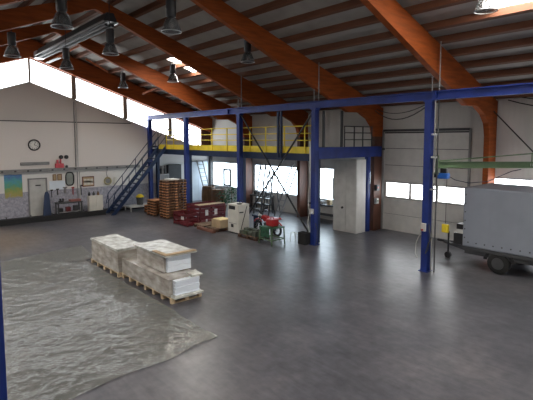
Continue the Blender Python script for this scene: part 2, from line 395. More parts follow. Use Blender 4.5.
# ------------------------------------------------------------------ crane runway
BY = 13.07
colx = [-2.4, -7.18, -11.96, -16.72, -21.48, -25.76]
cl = ['blue steel column at the far right', 'blue steel column standing right beside the trailer drawbar', 'blue steel column with a white cable duct and black crate at its foot',
      'blue steel column standing behind the white machine cabinet', 'blue steel column standing behind the tall pallet stack', 'blue steel column beside the blue stairs']
for i, (x, lab) in enumerate(zip(colx, cl)):
    t = thing('steel_column', (x, BY, 0), lab, 'column', 'blue columns under the long beam')
    m = MB(); w = .105
    m.box(x-w, x+w, BY-.11, BY-.09, .02, 5.33).box(x-w, x+w, BY+.09, BY+.11, .02, 5.33).box(x-.09, x-.07, BY-.09, BY+.09, .02, 5.33).box(x+.07, x+.09, BY-.09, BY+.09, .02, 5.33)
    m.build('shaft', BLUE, t)
    MB().cb(x, BY, 0, .32, .32, .02).build('base_plate', BLUE, t)
    MB().cb(x, BY, 5.33, .3, .26, .05).build('cap_plate', BLUE, t)
t = thing('runway_beam', (-12, BY, 5.38), 'long blue steel beam carried by the row of columns', 'beam')
MB().box(-25.95, 1, BY-.09, BY+.09, 5.38, 5.41).box(-25.95, 1, BY-.012, BY+.012, 5.41, 5.62).box(-25.95, 1, BY-.09, BY+.09, 5.62, 5.65).build('beam', BLUE, t)
for x in (-17.6, -7.0): MB().box(x-.06, x+.06, BY-.1, BY+.1, 5.37, 5.66).build('splice_plate', BLUE, t)
for x in [-7.0, -11.9, -16.7]:
    for k, dx in enumerate((-.12, .12)):
        tag(MB().cyl((x+dx, BY, 5.652), (x+dx, BY, RZ(BY)-.02-1.0*(abs(x+dx-[g for g in GX if abs(g-x) < 1][0]) < .11)), .018).build('hanger_rod', MGREY),
            f'thin grey hanger rod, {("left", "right")[k]} one above the beam at ' + {-7.0: 'the column by the trailer', -11.9: 'the column with the white duct', -16.7: 'the column behind the white cabinet'}[x], 'rod', 'hanger rods over the blue beam')
# cross braces in the bay
for i, (p, q) in enumerate([((colx[3]+.12, BY, 5.3), (colx[2]-.14, BY, .25)), ((colx[2]-.14, BY+.06, 5.28), (colx[3]+.16, BY+.06, .25))]):
    tag(MB().cyl(p, q, .038).build('brace_rod', BLACK), ['dark brace rod falling from upper left to lower right between two blue columns', 'dark brace rod rising from lower left to upper right between two blue columns'][i], 'brace', 'crossed brace rods')
tag(MB().box(-14.25, -14.15, BY+.08, BY+.16, 3.4, 5.37).box(-14.05, -13.97, BY+.08, BY+.16, 3.4, 5.37).build('hanger_post', NAVY), 'slim twin dark blue post from beam to walkway, mid bay', 'post')
# near opposite row column at left edge
t = thing('steel_column', (-5.42, .86, 0), 'blue steel column cut by the lower left edge of the photo', 'column')
MB().box(-5.52, -5.32, .76, .96, .02, 5.3).build('shaft', BLUE, t)
MB().cb(-5.42, .86, 0, .32, .32, .02).build('base_plate', BLUE, t)

# ------------------------------------------------------------------ walkway deck
DY = 13.30
ph = [(x-.12, x+.12, 17.05, Y1+.1) for x in GX]
m = MB()
for a, b, c, d_ in cells(-25.9, -11.9, DY, Y1-.02, ph): m.box(a, b, c, d_, 3.68, 3.78)
t = thing('walkway_deck', (-18, DY, 3.4), 'raised walkway floor under the back part of the roof with yellow and blue edges', 'platform')
m.build('deck_floor', DGREY, t)
m = MB()
for y in (14.3, 15.3, 16.3): m.box(-25.9, -12.1, y-.05, y+.05, 3.46, 3.68)
m.build('joists', NAVY, t)
MB().box(-25.1, -12.0, DY-.012, DY+.0, 3.60, 3.88).build('toe_board', YEL, t, label='yellow edge board')
MB().box(-25.9, -12.0, DY+.0, DY+.09, 3.30, 3.60).build('edge_beam', NAVY, t, label='dark blue beam under the yellow edge')
MB().box(-11.98, -11.88, DY-.1, 17.45, 3.40, 3.86).build('side_beam', BLUE, t, label='blue side beam')
for x in (-12.2, -17.0, -21.85, -25.6):
    MB().box(x-.09, x+.09, DY+.1, DY+.28, 0, 3.46).build('deck_post', NAVY, t)
MB().box(-12.24, -12.06, 16.7, 16.88, 0, 3.4).build('deck_post', BLUE, t)
# yellow railing
t = thing('yellow_railing', (-18, DY, 3.88), 'yellow tube guard railing along the walkway edge', 'railing')
for z in (4.72, 4.42, 4.14): MB().cyl((-24.05, DY-.03, z), (-12.05, DY-.03, z), .022).build('rail', YEL, t)
x = -24.1
xs_ = [-24.04, -23.2, -22.0, -20.6, -19.3, -18.0, -16.2, -15.1, -13.9, -12.7, -12.05]
for x in xs_: MB().box(x-.025, x+.025, DY-.055, DY-.013, 3.62, 4.74).build('rail_post', YEL, t)
# black side railing
t = thing('black_railing', (-11.93, 15.8, 3.86), 'black square barred guard railing on the blue side beam', 'railing')
for z in (4.72, 4.45, 4.16): MB().bar((-11.93, 14.85, z), (-11.93, 16.75, z), .04, .04).build('rail', BLACK, t)
for y in (14.85, 15.5, 16.1, 16.75): MB().box(-11.95, -11.91, y-.02, y+.02, 3.862, 4.74).build('rail_post', BLACK, t)
tag(MB().box(-11.97, -11.89, 14.62, 14.70, 3.862, 5.35).build('tall_post', BLACK), 'tall black post standing at the left end of the black railing', 'post')
tag(MB().box(-11.97, -11.89, 13.5, 13.58, 3.862, 5.3).build('tall_post', DGREY), 'tall dark post standing close behind the duct column', 'post')

# ------------------------------------------------------------------ stairs
t = thing('metal_stairs', (-24.55, 11.5, 0), 'steep navy blue metal stairs with tube handrails climbing to the walkway', 'stairs')
sy0, sy1, sz = 9.9, 13.24, 3.78
for x in (-25.02, -24.12):
    m = MB(); m.prism([(x-.03, sy0-.1, 0), (x-.03, sy0+.16, 0), (x-.03, sy1, sz-.24), (x-.03, sy1, sz+.04)], (.06, 0, 0))
    m.build('stringer', NAVY, t)
for i in range(1, 16):
    f = i/16; MB().box(-24.99, -24.15, sy0+f*(sy1-sy0)-.02, sy0+f*(sy1-sy0)+.20, f*sz-.035, f*sz).build('tread', NAVY, t)
for x in (-25.02, -24.12):
    up = lambda f, h: (x, sy0+f*(sy1-sy0), f*sz+h)
    h1 = MB().tube([up(-.0, .55), up(.04, .98), up(1, 1.0), (x, sy1+.25, sz+1.0)], .024); h1.build('handrail', NAVY, t)
    MB().tube([up(.02, .52), up(1, .54)], .02).build('mid_rail', NAVY, t)
    for f in (.04, .3, .55, .8, 1): MB().tube([up(f, .0), up(f, 1.0)], .02).build('rail_post', NAVY, t)

# ------------------------------------------------------------------ lamps
def lamp(x, y, z, label):
    top = RZ(y)-.0
    t = thing('pendant_lamp', (x, y, z), label, 'lamp', 'high bay lamps hanging under the roof')
    MB().lathe([(.06, .80), (.13, .78), (.13, .40), (.10, .36)], (x, y, z)).build('ballast', BLACK, t, smooth=True)
    MB().lathe([(.10, .36), (.15, .30), (.23, .10), (.26, 0), (.25, 0), (.21, .10), (.13, .28), (.08, .33)], (x, y, z), 24).build('reflector', LAMPG, t, smooth=True, label='clear ribbed reflector')
    MB().lathe([(.02, .30), (.06, .24), (.07, .15), (.03, .08)], (x, y, z), 12).build('bulb', WHITE, t, smooth=True)
    MB().torus((x, y, z+.0), .255, .012, 'z').build('rim', ALU, t)
    MB().cyl((x, y, z+.8), (x, y, top), .012, 6).build('suspension', BLACK, t)
for x, y, z, lab in [(-10.5, 6.0, 6.95, 'high bay lamp right of the ridge heater, largest one near the top edge'), (-14.4, 6.0, 6.93, 'high bay lamp just below the ridge heater'), (-18.7, 6.0, 6.97, 'high bay lamp hanging before the gable window, near the ridge'),
                     (-13.0, 10.55, 7.0, 'high bay lamp hanging alone in the middle of the roof'), (-18.4, 10.55, 6.8, 'high bay lamp hanging before the bright skylight'), (-23.75, 10.55, 7.0, 'high bay lamp hanging closest to the gable, over the stairs'),
                     (-11.8, 3.72, 6.95, 'high bay lamp at the top edge left of the ridge heater'), (-17.25, 3.79, 6.99, 'high bay lamp at the left edge of the photo'), (-4.75, 11.1, 7.2, 'high bay lamp at the upper right beside the skylight')]:
    lamp(x, y, z, lab)

# ------------------------------------------------------------------ ridge heater
t = thing('radiant_heater', (-19.6, YR, 8.2), 'long black radiant heater with silver edges hanging under the ridge', 'heater')
MB().prism([(-23.7, YR-.12, 8.52), (-23.7, YR+.12, 8.52), (-23.7, YR+.24, 8.24), (-23.7, YR-.24, 8.24)], (8.3, 0, 0)).build('hood', BLACK, t)
for y in (-.25, .25): MB().box(-23.7, -15.4, YR+y-.025, YR+y+.025, 8.19, 8.235).build('edge_strip', ALU, t)
for y in (-.12, .12): MB().cyl((-23.6, YR+y, 8.12), (-15.5, YR+y, 8.12), .05).build('burner_tube', BLACK, t)
MB().box(-24.2, -23.72, YR-.2, YR+.2, 8.1, 8.45).build('burner_box', ALU, t, bevel=.02)
MB().box(-24.6, -22.6, YR+.42, YR+.60, 8.02, 8.05).build('reflector_plate', LGREY, t)

# ------------------------------------------------------------------ gable wall fittings
GXf = X0+.002
# clock
cy, cz = 6.53, 3.90
t = thing('wall_clock', (X0, cy, cz), 'round black rimmed clock hanging high on the gable wall', 'clock')
MB().lathe([(.255, .002), (.255, .04)], (X0, cy, cz), 32, 'x').build('face', WHITE, t)
MB().torus((X0+.045, cy, cz), .27, .035, 'x', 36).build('rim', BLACK, t)
m = MB()
for k in range(12):
    a = k*PI/6; m.bar((X0+.045, cy+.17*math.cos(a), cz+.17*math.sin(a)), (X0+.045, cy+.21*math.cos(a), cz+.21*math.sin(a)), .01, .03)
m.build('hour_marks', BLACK, t)
for nm, a, l in (('hour_hand', -.35, .12), ('minute_hand', 1.2, .18)):
    MB().bar((X0+.055, cy, cz), (X0+.055, cy+l*math.cos(a), cz+l*math.sin(a)), .01, .02).build(nm, BLACK, t)
tag(MB().box(GXf, X0+.1, 5.82, 7.24, 2.84, 3.0).build('tube_lamp', MGREY, bevel=.02), 'long grey tube lamp housing on the gable wall under the clock', 'tube lamp')
for i, y in enumerate((7.85, 8.13)):
    t = thing('wall_siren', (X0, y, 3.22), f'small round black speaker on the gable wall, {("left", "right")[i]} of the pair', 'speaker', 'round black wall speakers')
    MB().lathe([(.11, .002), (.11, .06)], (X0, y, 3.22), 20, 'x').build('ring', BLACK, t); MB().lathe([(.07, .05), (.02, .075)], (X0, y, 3.22), 16, 'x').build('cone', DGREY, t)
t = thing('cable_trunking', (X0, 7, 2.5), 'long grey cable trunking along the gable wall above the work area', 'trunking')
MB().box(GXf, X0+.16, Y0+.1, 12.4, 2.46, 2.64).build('channel', MGREY, t)
for i in range(12):
    y = 4.9+i*.6; MB().box(X0+.16, X0+.18, y, y+.1, 2.51, 2.59).build('socket', DGREY, t)
# things on the trunking
tag(MB().box(X0+.02, X0+.16, 7.52, 7.95, 2.642, 2.88).box(X0+.03, X0+.12, 7.6, 7.7, 2.88, 3.08).box(X0+.03, X0+.12, 7.78, 7.84, 2.88, 3.12).build('toolbox', PINK, bevel=.01), 'pinkish red toolbox with upright tools standing on the trunking', 'toolbox')
tag(MB().lathe([(.06, 0), (.07, .08), (.04, .13)], (X0+.09, 8.12, 2.642), 14).build('tin', DGREY), 'small dark tin on the trunking beside the red toolbox', 'tin')
# conduit pipes
for i, y in enumerate((8.63, 8.75)):
    tag(MB().cyl((X0+.2, y, .16), (X0+.2, y, 2.4), .025).cyl((X0+.05, y, 2.66), (X0+.05, y, 7.0-.33*(y-8.66)-.72), .025).build('conduit', [MGREY, LGREY][i]), ['grey vertical conduit on the gable wall, left pipe', 'lighter grey vertical conduit on the gable wall, right pipe'][i], 'conduit', 'vertical pipes on the gable wall')
# poster
def poster_mat():
    m = mat('poster', (.3, .4, .3), .5); nt = m.node_tree; N = nt.nodes; L = nt.links; b = N['Principled BSDF']
    g = N.new('ShaderNodeNewGeometry'); s = N.new('ShaderNodeSeparateXYZ'); L.new(g.outputs['Position'], s.inputs[0])
    n = N.new('ShaderNodeTexNoise'); n.inputs['Scale'].default_value = 5; n.inputs['Detail'].default_value = 6; L.new(g.outputs['Position'], n.inputs['Vector'])
    ma = N.new('ShaderNodeMath'); ma.operation = 'MULTIPLY_ADD'; ma.inputs[1].default_value = .7; L.new(n.outputs['Fac'], ma.inputs[0]); L.new(s.outputs['Z'], ma.inputs[2])
    mr = N.new('ShaderNodeMapRange'); mr.inputs['From Min'].default_value = 1.45; mr.inputs['From Max'].default_value = 2.65; L.new(ma.outputs[0], mr.inputs['Value'])
    r = N.new('ShaderNodeValToRGB'); cr = r.color_ramp; cr.elements[0].color = (.28, .30, .38, 1); cr.elements[1].color = (.08, .18, .38, 1)
    for p, c in ((.2, (.38, .32, .10)), (.42, (.22, .32, .10)), (.62, (.10, .32, .24)), (.8, (.08, .32, .36))): e = cr.elements.new(p); e.color = (*c, 1)
    L.new(mr.outputs['Result'], r.inputs['Fac']); L.new(r.outputs['Color'], b.inputs['Base Color']); return m
tag(MB().box(GXf, X0+.012, 5.05, 5.88, 1.15, 2.38).build('wall_map', poster_mat()), 'blue green and yellow map poster on the gable wall at the left edge', 'poster')
# walk door
t = thing('door_2', (X0, 6.6, 0), 'light grey personnel door in the gable wall beside the map poster', 'door', kind='structure')
m = MB()
for a, b, c, d_ in cells(6.14, 7.08, 0, 2.14, [(6.2, 7.02, 0, 2.07)]): m.box(GXf, X0+.07, a, b, c, d_)
m.build('door_frame', MGREY, t)
lf = MB().box(GXf, X0+.04, 6.21, 7.01, .01, 2.06).build('door_leaf', LGREY, t)
MB().box(X0+.04, X0+.055, 6.5, 6.75, 1.72, 1.78).build('door_sign', BLACK, lf)
MB().box(X0+.04, X0+.09, 6.9, 6.98, 1.0, 1.04).build('door_handle', BLACK, lf)
# dark blue cloth sack leaning
m = MB().prism([(X0+.32, 6.72, .125), (X0+.32, 7.14, .125), (X0+.32, 7.08, 1.25), (X0+.32, 7.0, 1.42), (X0+.32, 6.88, 1.40), (X0+.32, 6.82, 1.2)], (.10, 0, 0))
tag(m.build('blue_overall', mat('overall', (.04, .06, .12), .9), bevel=.03), 'dark blue work overall hanging beside the grey door', 'overall')
# kerb
tag(MB().box(X0+.01, X0+.6, Y0+.1, 12.55, 0, .12).build('floor_kerb', ASPH), 'long black kerb along the foot of the gable wall', 'kerb')
t = thing('low_barrier', (X0+1.35, 8, 0), 'low dark barrier rail with short posts along the gable wall', 'barrier')
MB().box(X0+1.3, X0+1.42, -2.0, 9.7, .0, .27).build('rail', ASPH, t)
for y in (3.2, 4.8, 5.9, 6.9, 8.5, 9.6): MB().box(X0+1.31, X0+1.39, y-.03, y+.03, .27, .29).box(X0+1.33, X0+1.37, y-.02, y+.02, .29, .4).build('post', DGREY, t)
# wall boards / papers
def frame_board(name, y0, y1, z0, z1, fm, pm, label, cat, n=0, pmat=None):
    t = thing(name, (X0, (y0+y1)/2, z0), label, cat)
    MB().box(GXf, X0+.03, y0, y1, z0, z1).build('frame', fm, t)
    MB().box(X0+.03, X0+.036, y0+.04, y1-.04, z0+.04, z1-.04).build('board', pm, t)
    for k in range(n):
        yy = y0+.08+(y1-y0-.3)*(k % 3)/2; zz = z0+.1+(z1-z0-.45)*(k//3)
        MB().box(X0+.036, X0+.042, yy, yy+.16, zz, zz+.22).build('note', pmat or WHITE, t)
    return t
frame_board('notice_board', 8.95, 9.62, 1.5, 2.08, RED, mat('cork', (.45, .34, .2), .8), 'red framed notice board with pale notes on the gable wall', 'notice board', 6, CREAM)
t = thing('hose_holder', (X0, 8.3, 1.5), 'black oval framed mirror hanging on the gable wall left of the conduits', 'mirror')
m = MB(); pts = []
for k in range(25):
    a = 2*PI*k/24; c, s = math.cos(a), math.sin(a); pts.append((X0+.03, 8.27+.21*math.copysign(abs(c)**.6, c), 2.0+.36*math.copysign(abs(s)**.6, s)))
m.tube(pts, .035, 8); m.build('frame', BLACK, t)
MB().prism([(GXf+.001, p[1], p[2]) for p in pts[:-1]], (.02, 0, 0)).build('glass', mat('mirror_grey', (.25, .28, .26), .3), t)
for i, (y, s) in enumerate(((7.48, .2), (7.74, .24))):
    t = thing('small_picture', (X0, y, 1.9), f'small brown framed picture on the gable wall, {("left", "right")[i]} of two', 'picture', 'small brown pictures')
    MB().box(GXf, X0+.025, y-s/2, y+s/2, 1.95, 2.3).build('frame', BROWN, t); MB().box(X0+.025, X0+.03, y-s/2+.04, y+s/2-.04, 1.99, 2.26).build('print', CARD, t)
tag(MB().box(GXf, X0+.02, 7.2, 8.02, 1.44, 1.92).build('wall_sheet', BWHITE), 'white sheet fixed to the gable wall under the small pictures', 'sheet')
# white cupboard
t = thing('base_cabinet', (X0+.75, 9.35, 0), 'cream two door cabinet standing by the gable wall under the notice board', 'cabinet')
MB().box(X0+.62, X0+.95, 8.98, 9.74, 0, 1.05).build('body', CREAM, t)
for y in (9.0, 9.37): MB().box(X0+.95, X0+.97, y, y+.35, .05, 1.0).build('door', CREAM, t)
for i, y in enumerate((9.05, 9.3, 9.55)):
    tag(MB().lathe([(.06, 0), (.07, .12), (.03, .16), (.03, .22)], (X0+.75, y, 1.052), 12).build('bottle', [BLACK, DGREY, BROWN][i]), f'dark bottle on the cream cabinet, {("left", "middle", "right")[i]} one', 'bottle', 'bottles on the cream cabinet')
# workbench
t = thing('workbench', (X0+.9, 8.0, 0), 'dark cluttered workbench with reddish top by the gable wall', 'workbench')
MB().box(X0+.62, X0+1.15, 7.25, 8.55, .78, .84).build('bench_top', DGREY, t)
for x in (X0+.66, X0+1.1):
    for y in (7.3, 8.5): MB().box(x-.03, x+.03, y-.03, y+.03, 0, .78).build('leg', DGREY, t)
MB().box(X0+.66, X0+1.1, 7.32, 8.48, .3, .33).build('shelf', MGREY, t)
tag(MB().box(X0+.7, X0+1.05, 7.95, 8.5, .842, .95).build('tool_case', mat('dull_red', (.28, .10, .09), .6), bevel=.01), 'dull red flat case lying on the dark workbench', 'case')
t = thing('bench_vise', (X0+.85, 7.5, .842), 'black vise on the left end of the dark workbench', 'vise')
MB().box(X0+.78, X0+.95, 7.4, 7.62, .842, .92).build('base', BLACK, t); MB().box(X0+.8, X0+.92, 7.45, 7.52, .92, 1.04).box(X0+.8, X0+.92, 7.58, 7.64, .92, 1.04).build('jaws', BLACK, t); MB().cyl((X0+.86, 7.64, .95), (X0+.86, 7.8, .95), .015).build('screw', MGREY, t)
for i, (y, z, l, w_, mm, nm, lb) in enumerate([(7.3, 1.05, .35, .03, BLACK, 'hand_saw', 'dark hand saw hanging low on the dado left of the workbench'), (7.6, 1.15, .28, .05, DGREY, 'wall_hook', 'dark hook plate on the dado above the bench vise'),
        (8.0, 1.2, .3, .12, MGREY, 'tool_roll', 'grey tool roll hanging above the dull red case'), (8.42, 1.1, .36, .04, BRED, 'pipe_wrench', 'red pipe wrench hanging at the right end of the workbench'),
        (8.86, 1.05, .5, .05, BLACK, 'broom', 'dark broom head hanging beside the conduits')]):
    tag(MB().box(GXf, X0+.04, y-w_/2, y+w_/2, z, z+l).box(GXf, X0+.05, y-w_/2-.05, y+w_/2+.05, z+l, z+l+.07).build(nm, mm), lb, 'tool')
for i, y in enumerate((7.45, 7.85, 8.25)):
    tag(MB().cb(X0+.88, y, .332, .26, .22, .2+.04*i).build('parts_bin', [BLACK, RED, DGREY][i], bevel=.01), f'{["black", "dark red", "dark grey"][i]} parts bin on the lower shelf of the workbench', 'bin')
# yellow round reel and beige things
t = thing('hose_reel', (X0, 10.4, 1.6), 'dusty yellow hose reel on the gable wall right of the notice board', 'hose reel')
MB().torus((X0+.08, 10.4, 1.75), .19, .05, 'x').build('hose', mat('hose_tan', (.36, .32, .18), .7), t); MB().lathe([(.14, .002), (.14, .1)], (X0, 10.4, 1.75), 20, 'x').build('drum', MGREY, t)
MB().tube([(X0+.05, 10.4, 1.95), (X0+.06, 10.34, 2.2), (X0+.05, 10.4, 2.45)], .02).build('supply_pipe', MGREY, t)
tag(MB().box(GXf, X0+.12, 10.78, 10.93, 1.5, 1.95).build('soap_dispenser', CREAM, bevel=.02), 'small cream dispenser on the gable wall next to the hose reel', 'dispenser')
tag(MB().box(X0+.70, X0+1.6, 11.05, 12.6, .24, .30).box(X0+.75, X0+.8, 11.1, 11.15, 0, .24).box(X0+1.5, X0+1.55, 11.1, 11.15, 0, .24).box(X0+.75, X0+.8, 12.5, 12.55, 0, .24).box(X0+1.5, X0+1.55, 12.5, 12.55, 0, .24).build('low_bench', LGREY), 'low light grey bench behind the foot of the stairs', 'bench')
t = thing('waste_bin', (X0+.9, 11.95, .30), 'dark bin with a yellow lid behind the stairs', 'bin')
MB().lathe([(.18, 0), (.22, .45)], (X0+1.0, 11.95, .302)).build('body', DGREY, t); MB().lathe([(.24, .45), (.24, .5), (.1, .62)], (X0+1.0, 11.95, .302)).build('lid', YEL, t)
# right part of gable: switch cabinet, pipes, white door
t = thing('grey_switch_cabinet', (X0, 14.75, 1.4), 'dark grey switch cabinet on the wall behind the pallet stack', 'cabinet')
MB().box(GXf, X0+.25, 14.3, 15.25, 1.45, 2.55).build('body', DGREY, t); MB().box(X0+.25, X0+.27, 14.36, 15.19, 1.51, 2.49).build('door', DGREY, t)
t = thing('tool_locker', (X0, 13.75, 0), 'tall light grey locker behind the short pallet stack', 'locker')
MB().box(X0+.05, X0+.4, 13.64, 14.26, 0, 2.0).build('body', LGREY, t); MB().box(X0+.4, X0+.42, 13.67, 13.93, .06, 1.94).build('door', MGREY, t); MB().box(X0+.4, X0+.42, 13.95, 14.23, .06, 1.94).build('door', MGREY, t)
for i, y in enumerate((13.8, 14.05)):
    tag(MB().lathe([(.06, 0), (.07, .3), (.03, .4), (.03, .5)], (X0+.22, y, 2.002), 12).build('bottle', DGREY), f'dark bottle on top of the grey locker, {("left", "right")[i]} one', 'bottle', 'bottles on the grey locker')
t = thing('door_3', (X0, 16.7, 0), 'wide bluish white double door in the gable wall by the corner', 'door', kind='structure')
m = MB()
for a, b in ((15.92, 16.68), (16.7, 17.46)): MB().box(GXf, X0+.05, a, b, .02, 2.66).build('door_leaf', BWHITE, t)
m = MB()
for a, b, c, d_ in cells(15.85, 17.53, 0, 2.74, [(15.91, 17.47, 0, 2.67)]): m.box(GXf, X0+.07, a, b, c, d_)
m.build('door_frame', MGREY, t)

# ------------------------------------------------------------------ ladders
def ladder(p0, p1, w, ax, n, label, name='ladder', m_=ALU):
    p0, p1, ax = Vector(p0), Vector(p1), Vector(ax)*w/2
    t = thing(name, p0, label, 'ladder')
    for s in (-1, 1): MB().bar(p0+ax*s, p1+ax*s, .03, .07).build('side_rail', m_, t)
    for i in range(1, n): MB().bar((p0.lerp(p1, i/n))-ax, (p0.lerp(p1, i/n))+ax, .03, .03).build('rung', m_, t)
ladder((X0+.85, 17.05, .03), (X0+.12, 16.75, 2.75), .4, (.25, .97, 0), 10, 'grey ladder leaning on the bluish white double door', m_=MGREY)
def stepladder(x, y, h, w, label):
    t = thing('stepladder', (x, y, 0), label, 'ladder', 'ladders by the windows')
    for s in (-1, 1):
        MB().bar((x+s*w/2, y-.45, .0), (x+s*w*.34, y, h), .03, .07).build('front_rail', DGREY, t); MB().bar((x+s*w/2, y+.45, .0), (x+s*w*.34, y, h), .03, .05).build('rear_rail', DGREY, t)
    n = int(h/.28)
    for i in range(1, n):
        f = i/n; ww = w/2+(w*.34-w/2)*f; MB().box(x-ww, x+ww, y-.45+.45*f-.03, y-.45+.45*f+.03, f*h-.015, f*h+.015).build('rung', ALU, t)
stepladder(-19.0, 16.5, 2.8, .6, 'dark stepladder standing before the window, leftmost of three')
stepladder(-18.3, 16.5, 2.5, .5, 'dark stepladder standing before the window, middle of three')
ladder((-17.55, 16.2, .03), (-17.55, 17.65, 2.85), .42, (1, 0, 0), 10, 'grey ladder leaning on the window frame right of the stepladders', m_=MGREY)

# ------------------------------------------------------------------ cupboard, blue door under the walkway
t = thing('tall_cupboard', (-12.9, 16.5, 0), 'tall pale grey two door cupboard under the blue side beam', 'cupboard')
MB().box(-13.42, -12.1, 15.95, 16.6, 0, 3.28).build('body', PANEL, t)
for a, b in ((-13.40, -12.68), (-12.66, -12.12)):
    dd = MB().box(a, b, 15.92, 15.95, .03, 3.25).build('door', mat('cupboard_door', (.52, .52, .50), .55), t)
MB().cyl((-12.85, 15.86, 1.1), (-12.85, 15.92, 1.1), .05).build('lock', BLACK, dd)
tag(MB().box(-12.98, -12.5, 17.3, 17.74, 0, 2.1).build('steel_cabinet', mat('blue_grey', (.06, .09, .15), .5), bevel=.01), 'dark blue grey steel cabinet between the tall cupboard and the orange pillar', 'cabinet')
t = thing('control_box', (-12.1, 17.0, 1.6), 'small dark gate control box on the orange pillar left of the gate', 'control box')
MB().box(-11.995, -11.86, 17.12, 17.32, 1.85, 2.1).build('box', DGREY, t); MB().box(-11.86, -11.84, 17.16, 17.24, 1.95, 2.03).build('button', BRED, t)
t = thing('control_box', (-12.1, 17.0, 1.2), 'small pale control box on the orange pillar, below the dark one', 'control box')
MB().box(-11.995, -11.86, 17.12, 17.28, 1.25, 1.5).build('box', LGREY, t); MB().box(-11.86, -11.84, 17.16, 17.22, 1.36, 1.42).build('button', GREEN, t)

# ------------------------------------------------------------------ benches below windows
for i, (a, b, lab) in enumerate([(-16.2, -14.0, 'dark bench with clutter under the window left of the tall cupboard'), (-21.0, -19.4, 'dark low shelf under the window left of the stepladders')]):
    t = thing('wall_bench', ((a+b)/2, 17.4, 0), lab, 'bench')
    MB().box(a, b, 17.15, 17.7, .8, .85).build('top', DGREY, t); MB().box(a+.05, b-.05, 17.2, 17.65, .3, .33).build('shelf', DGREY, t)
    for x in (a+.06, b-.06):
        for y in (17.2, 17.65): MB().box(x-.03, x+.03, y-.03, y+.03, 0, .8).build('leg', DGREY, t)
    for k in range(4):
        x = a+.3+k*(b-a-.5)/3.4; h = random.uniform(.12, .3)
        tag(MB().cb(x, 17.42, .852, .22, .2, h).build('storage_box', [DGREY, MGREY, CARD, BLACK][k], bevel=.01), f'{["dark", "grey", "brown", "black"][k]} box on the {["bench left of the tall cupboard", "low shelf left of the stepladders"][i]}', 'box')
# barrels
def barrel(x, y, r, h, lab):
    t = thing('barrel', (x, y, 0), lab, 'barrel', 'brown slatted barrels')
    MB().lathe([(r*.85, 0), (r*.97, h*.25), (r, h*.5), (r*.97, h*.75), (r*.86, h), (r*.80, h), (r*.80, h-.04)], (x, y, 0), 24).build('staves', BROWN, t, smooth=True)
    for z in (.12, .35, h-.35, h-.12):
        f = 1-.14*abs(z/h-.5)*2; MB().torus((x, y, z), r*f, .015, 'z', 28, 6).build('hoop', DGREY, t)
barrel(-23.85, 16.1, .46, 1.2, 'brown barrel nearest the corner window, left of two')
barrel(-22.75, 16.1, .45, 1.1, 'brown barrel beside the green plants, right of two')
# potted plants
def plant(x, y, h, lab):
    t = thing('potted_plant', (x, y, 0), lab, 'plant', 'green plants by the window')
    MB().lathe([(.16, 0), (.22, .35), (.2, .35), (.18, .3)], (x, y, 0)).build('pot', BROWN, t)
    m = MB()
    for k in range(170):
        a = random.random()*2*PI; rr = random.random()**.5*.36; zz = .4+random.random()*(h-.45); p = Vector((x+rr*math.cos(a), y+rr*math.sin(a), zz))
        d = Vector((math.cos(a), math.sin(a), random.uniform(-.2, .9))).normalized()*.2; s_ = Vector((-math.sin(a), math.cos(a), .2))*.06
        m.add([p, p+d*.5+s_, p+d, p+d*.5-s_], [(0, 1, 2, 3)])
    m.build('foliage', LEAF, t); MB().cyl((x, y, .3), (x, y, h-.2), .02).build('stem', BROWN, t)
plant(-21.75, 16.35, 1.25, 'bushy dark green plant left of two under the window')
plant(-21.2, 15.3, 1.15, 'bushy dark green plant right of two, nearest the blue column')

# ------------------------------------------------------------------ pallets
def pallet_proto(m_, name='wooden_pallet'):
    t = thing(name, (0, 0, 0), '', 'pallet')
    m = MB()
    for i in range(5): y = -.6; x = -.4+.0725+i*.164; m.box(x-.06, x+.06, -.6, .6, .122, .144)
    for y in (-.53, 0, .53): m.box(-.4, .4, y-.07, y+.07, .1, .122)
    m.build('top_boards', m_, t, local=True)
    for x in (-.34, 0, .34):
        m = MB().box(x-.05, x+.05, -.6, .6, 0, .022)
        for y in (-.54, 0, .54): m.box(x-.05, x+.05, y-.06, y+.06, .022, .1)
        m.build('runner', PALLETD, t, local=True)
    return t
protos = {}
def put_pallet(kind, x, y, z, rz, label, group=None, sx=1):
    ms = {'o': PALLET, 'g': PALLETG, 'w': PALE, 'r': ORAW}
    if kind not in protos: protos[kind] = pallet_proto(ms[kind]); o = protos[kind]
    else: o = copy_tree(protos[kind])
    o.location = (x, y, z); o.rotation_euler = (0, 0, rz); o['label'] = label; o['category'] = 'pallet'
    o.scale = (1, 1, 1)
    if group: o['group'] = group
    return o
for i in range(14):
    put_pallet('o' if i != 13 else 'g', -21.3+random.uniform(-.02, .02), 12.08+random.uniform(-.02, .02), i*.1455, random.uniform(-.02, .02),
               f'wooden pallet in the tall stack, {ORD[i]} from the floor' + (' and topmost' if i == 13 else ''), 'pallets in the tall stack')
for i in range(6):
    put_pallet('o', -22.57+random.uniform(-.02, .02), 12.0, i*.1455, random.uniform(-.03, .03), f'wooden pallet in the lower stack left of the tall one, {ORD[i]} from the floor', 'pallets in the lower stack')
for i in range(3):
    put_pallet('r', -23.45, 12.25, i*.1455, random.uniform(-.02, .02), f'orange wooden pallet in the lowest stack nearest the stairs, {ORD[i]} from the floor', 'pallets in the lowest stack')
tag(MB().box(-21.6, -21.0, 11.75, 12.3, 2.04, 2.09).build('paper_pack', WHITE), 'flat white pack lying on top of the tall pallet stack', 'pack')
put_pallet('g', -17.95, 12.1, 0, 0, 'old brown pallet lying in front of the dark red crates')

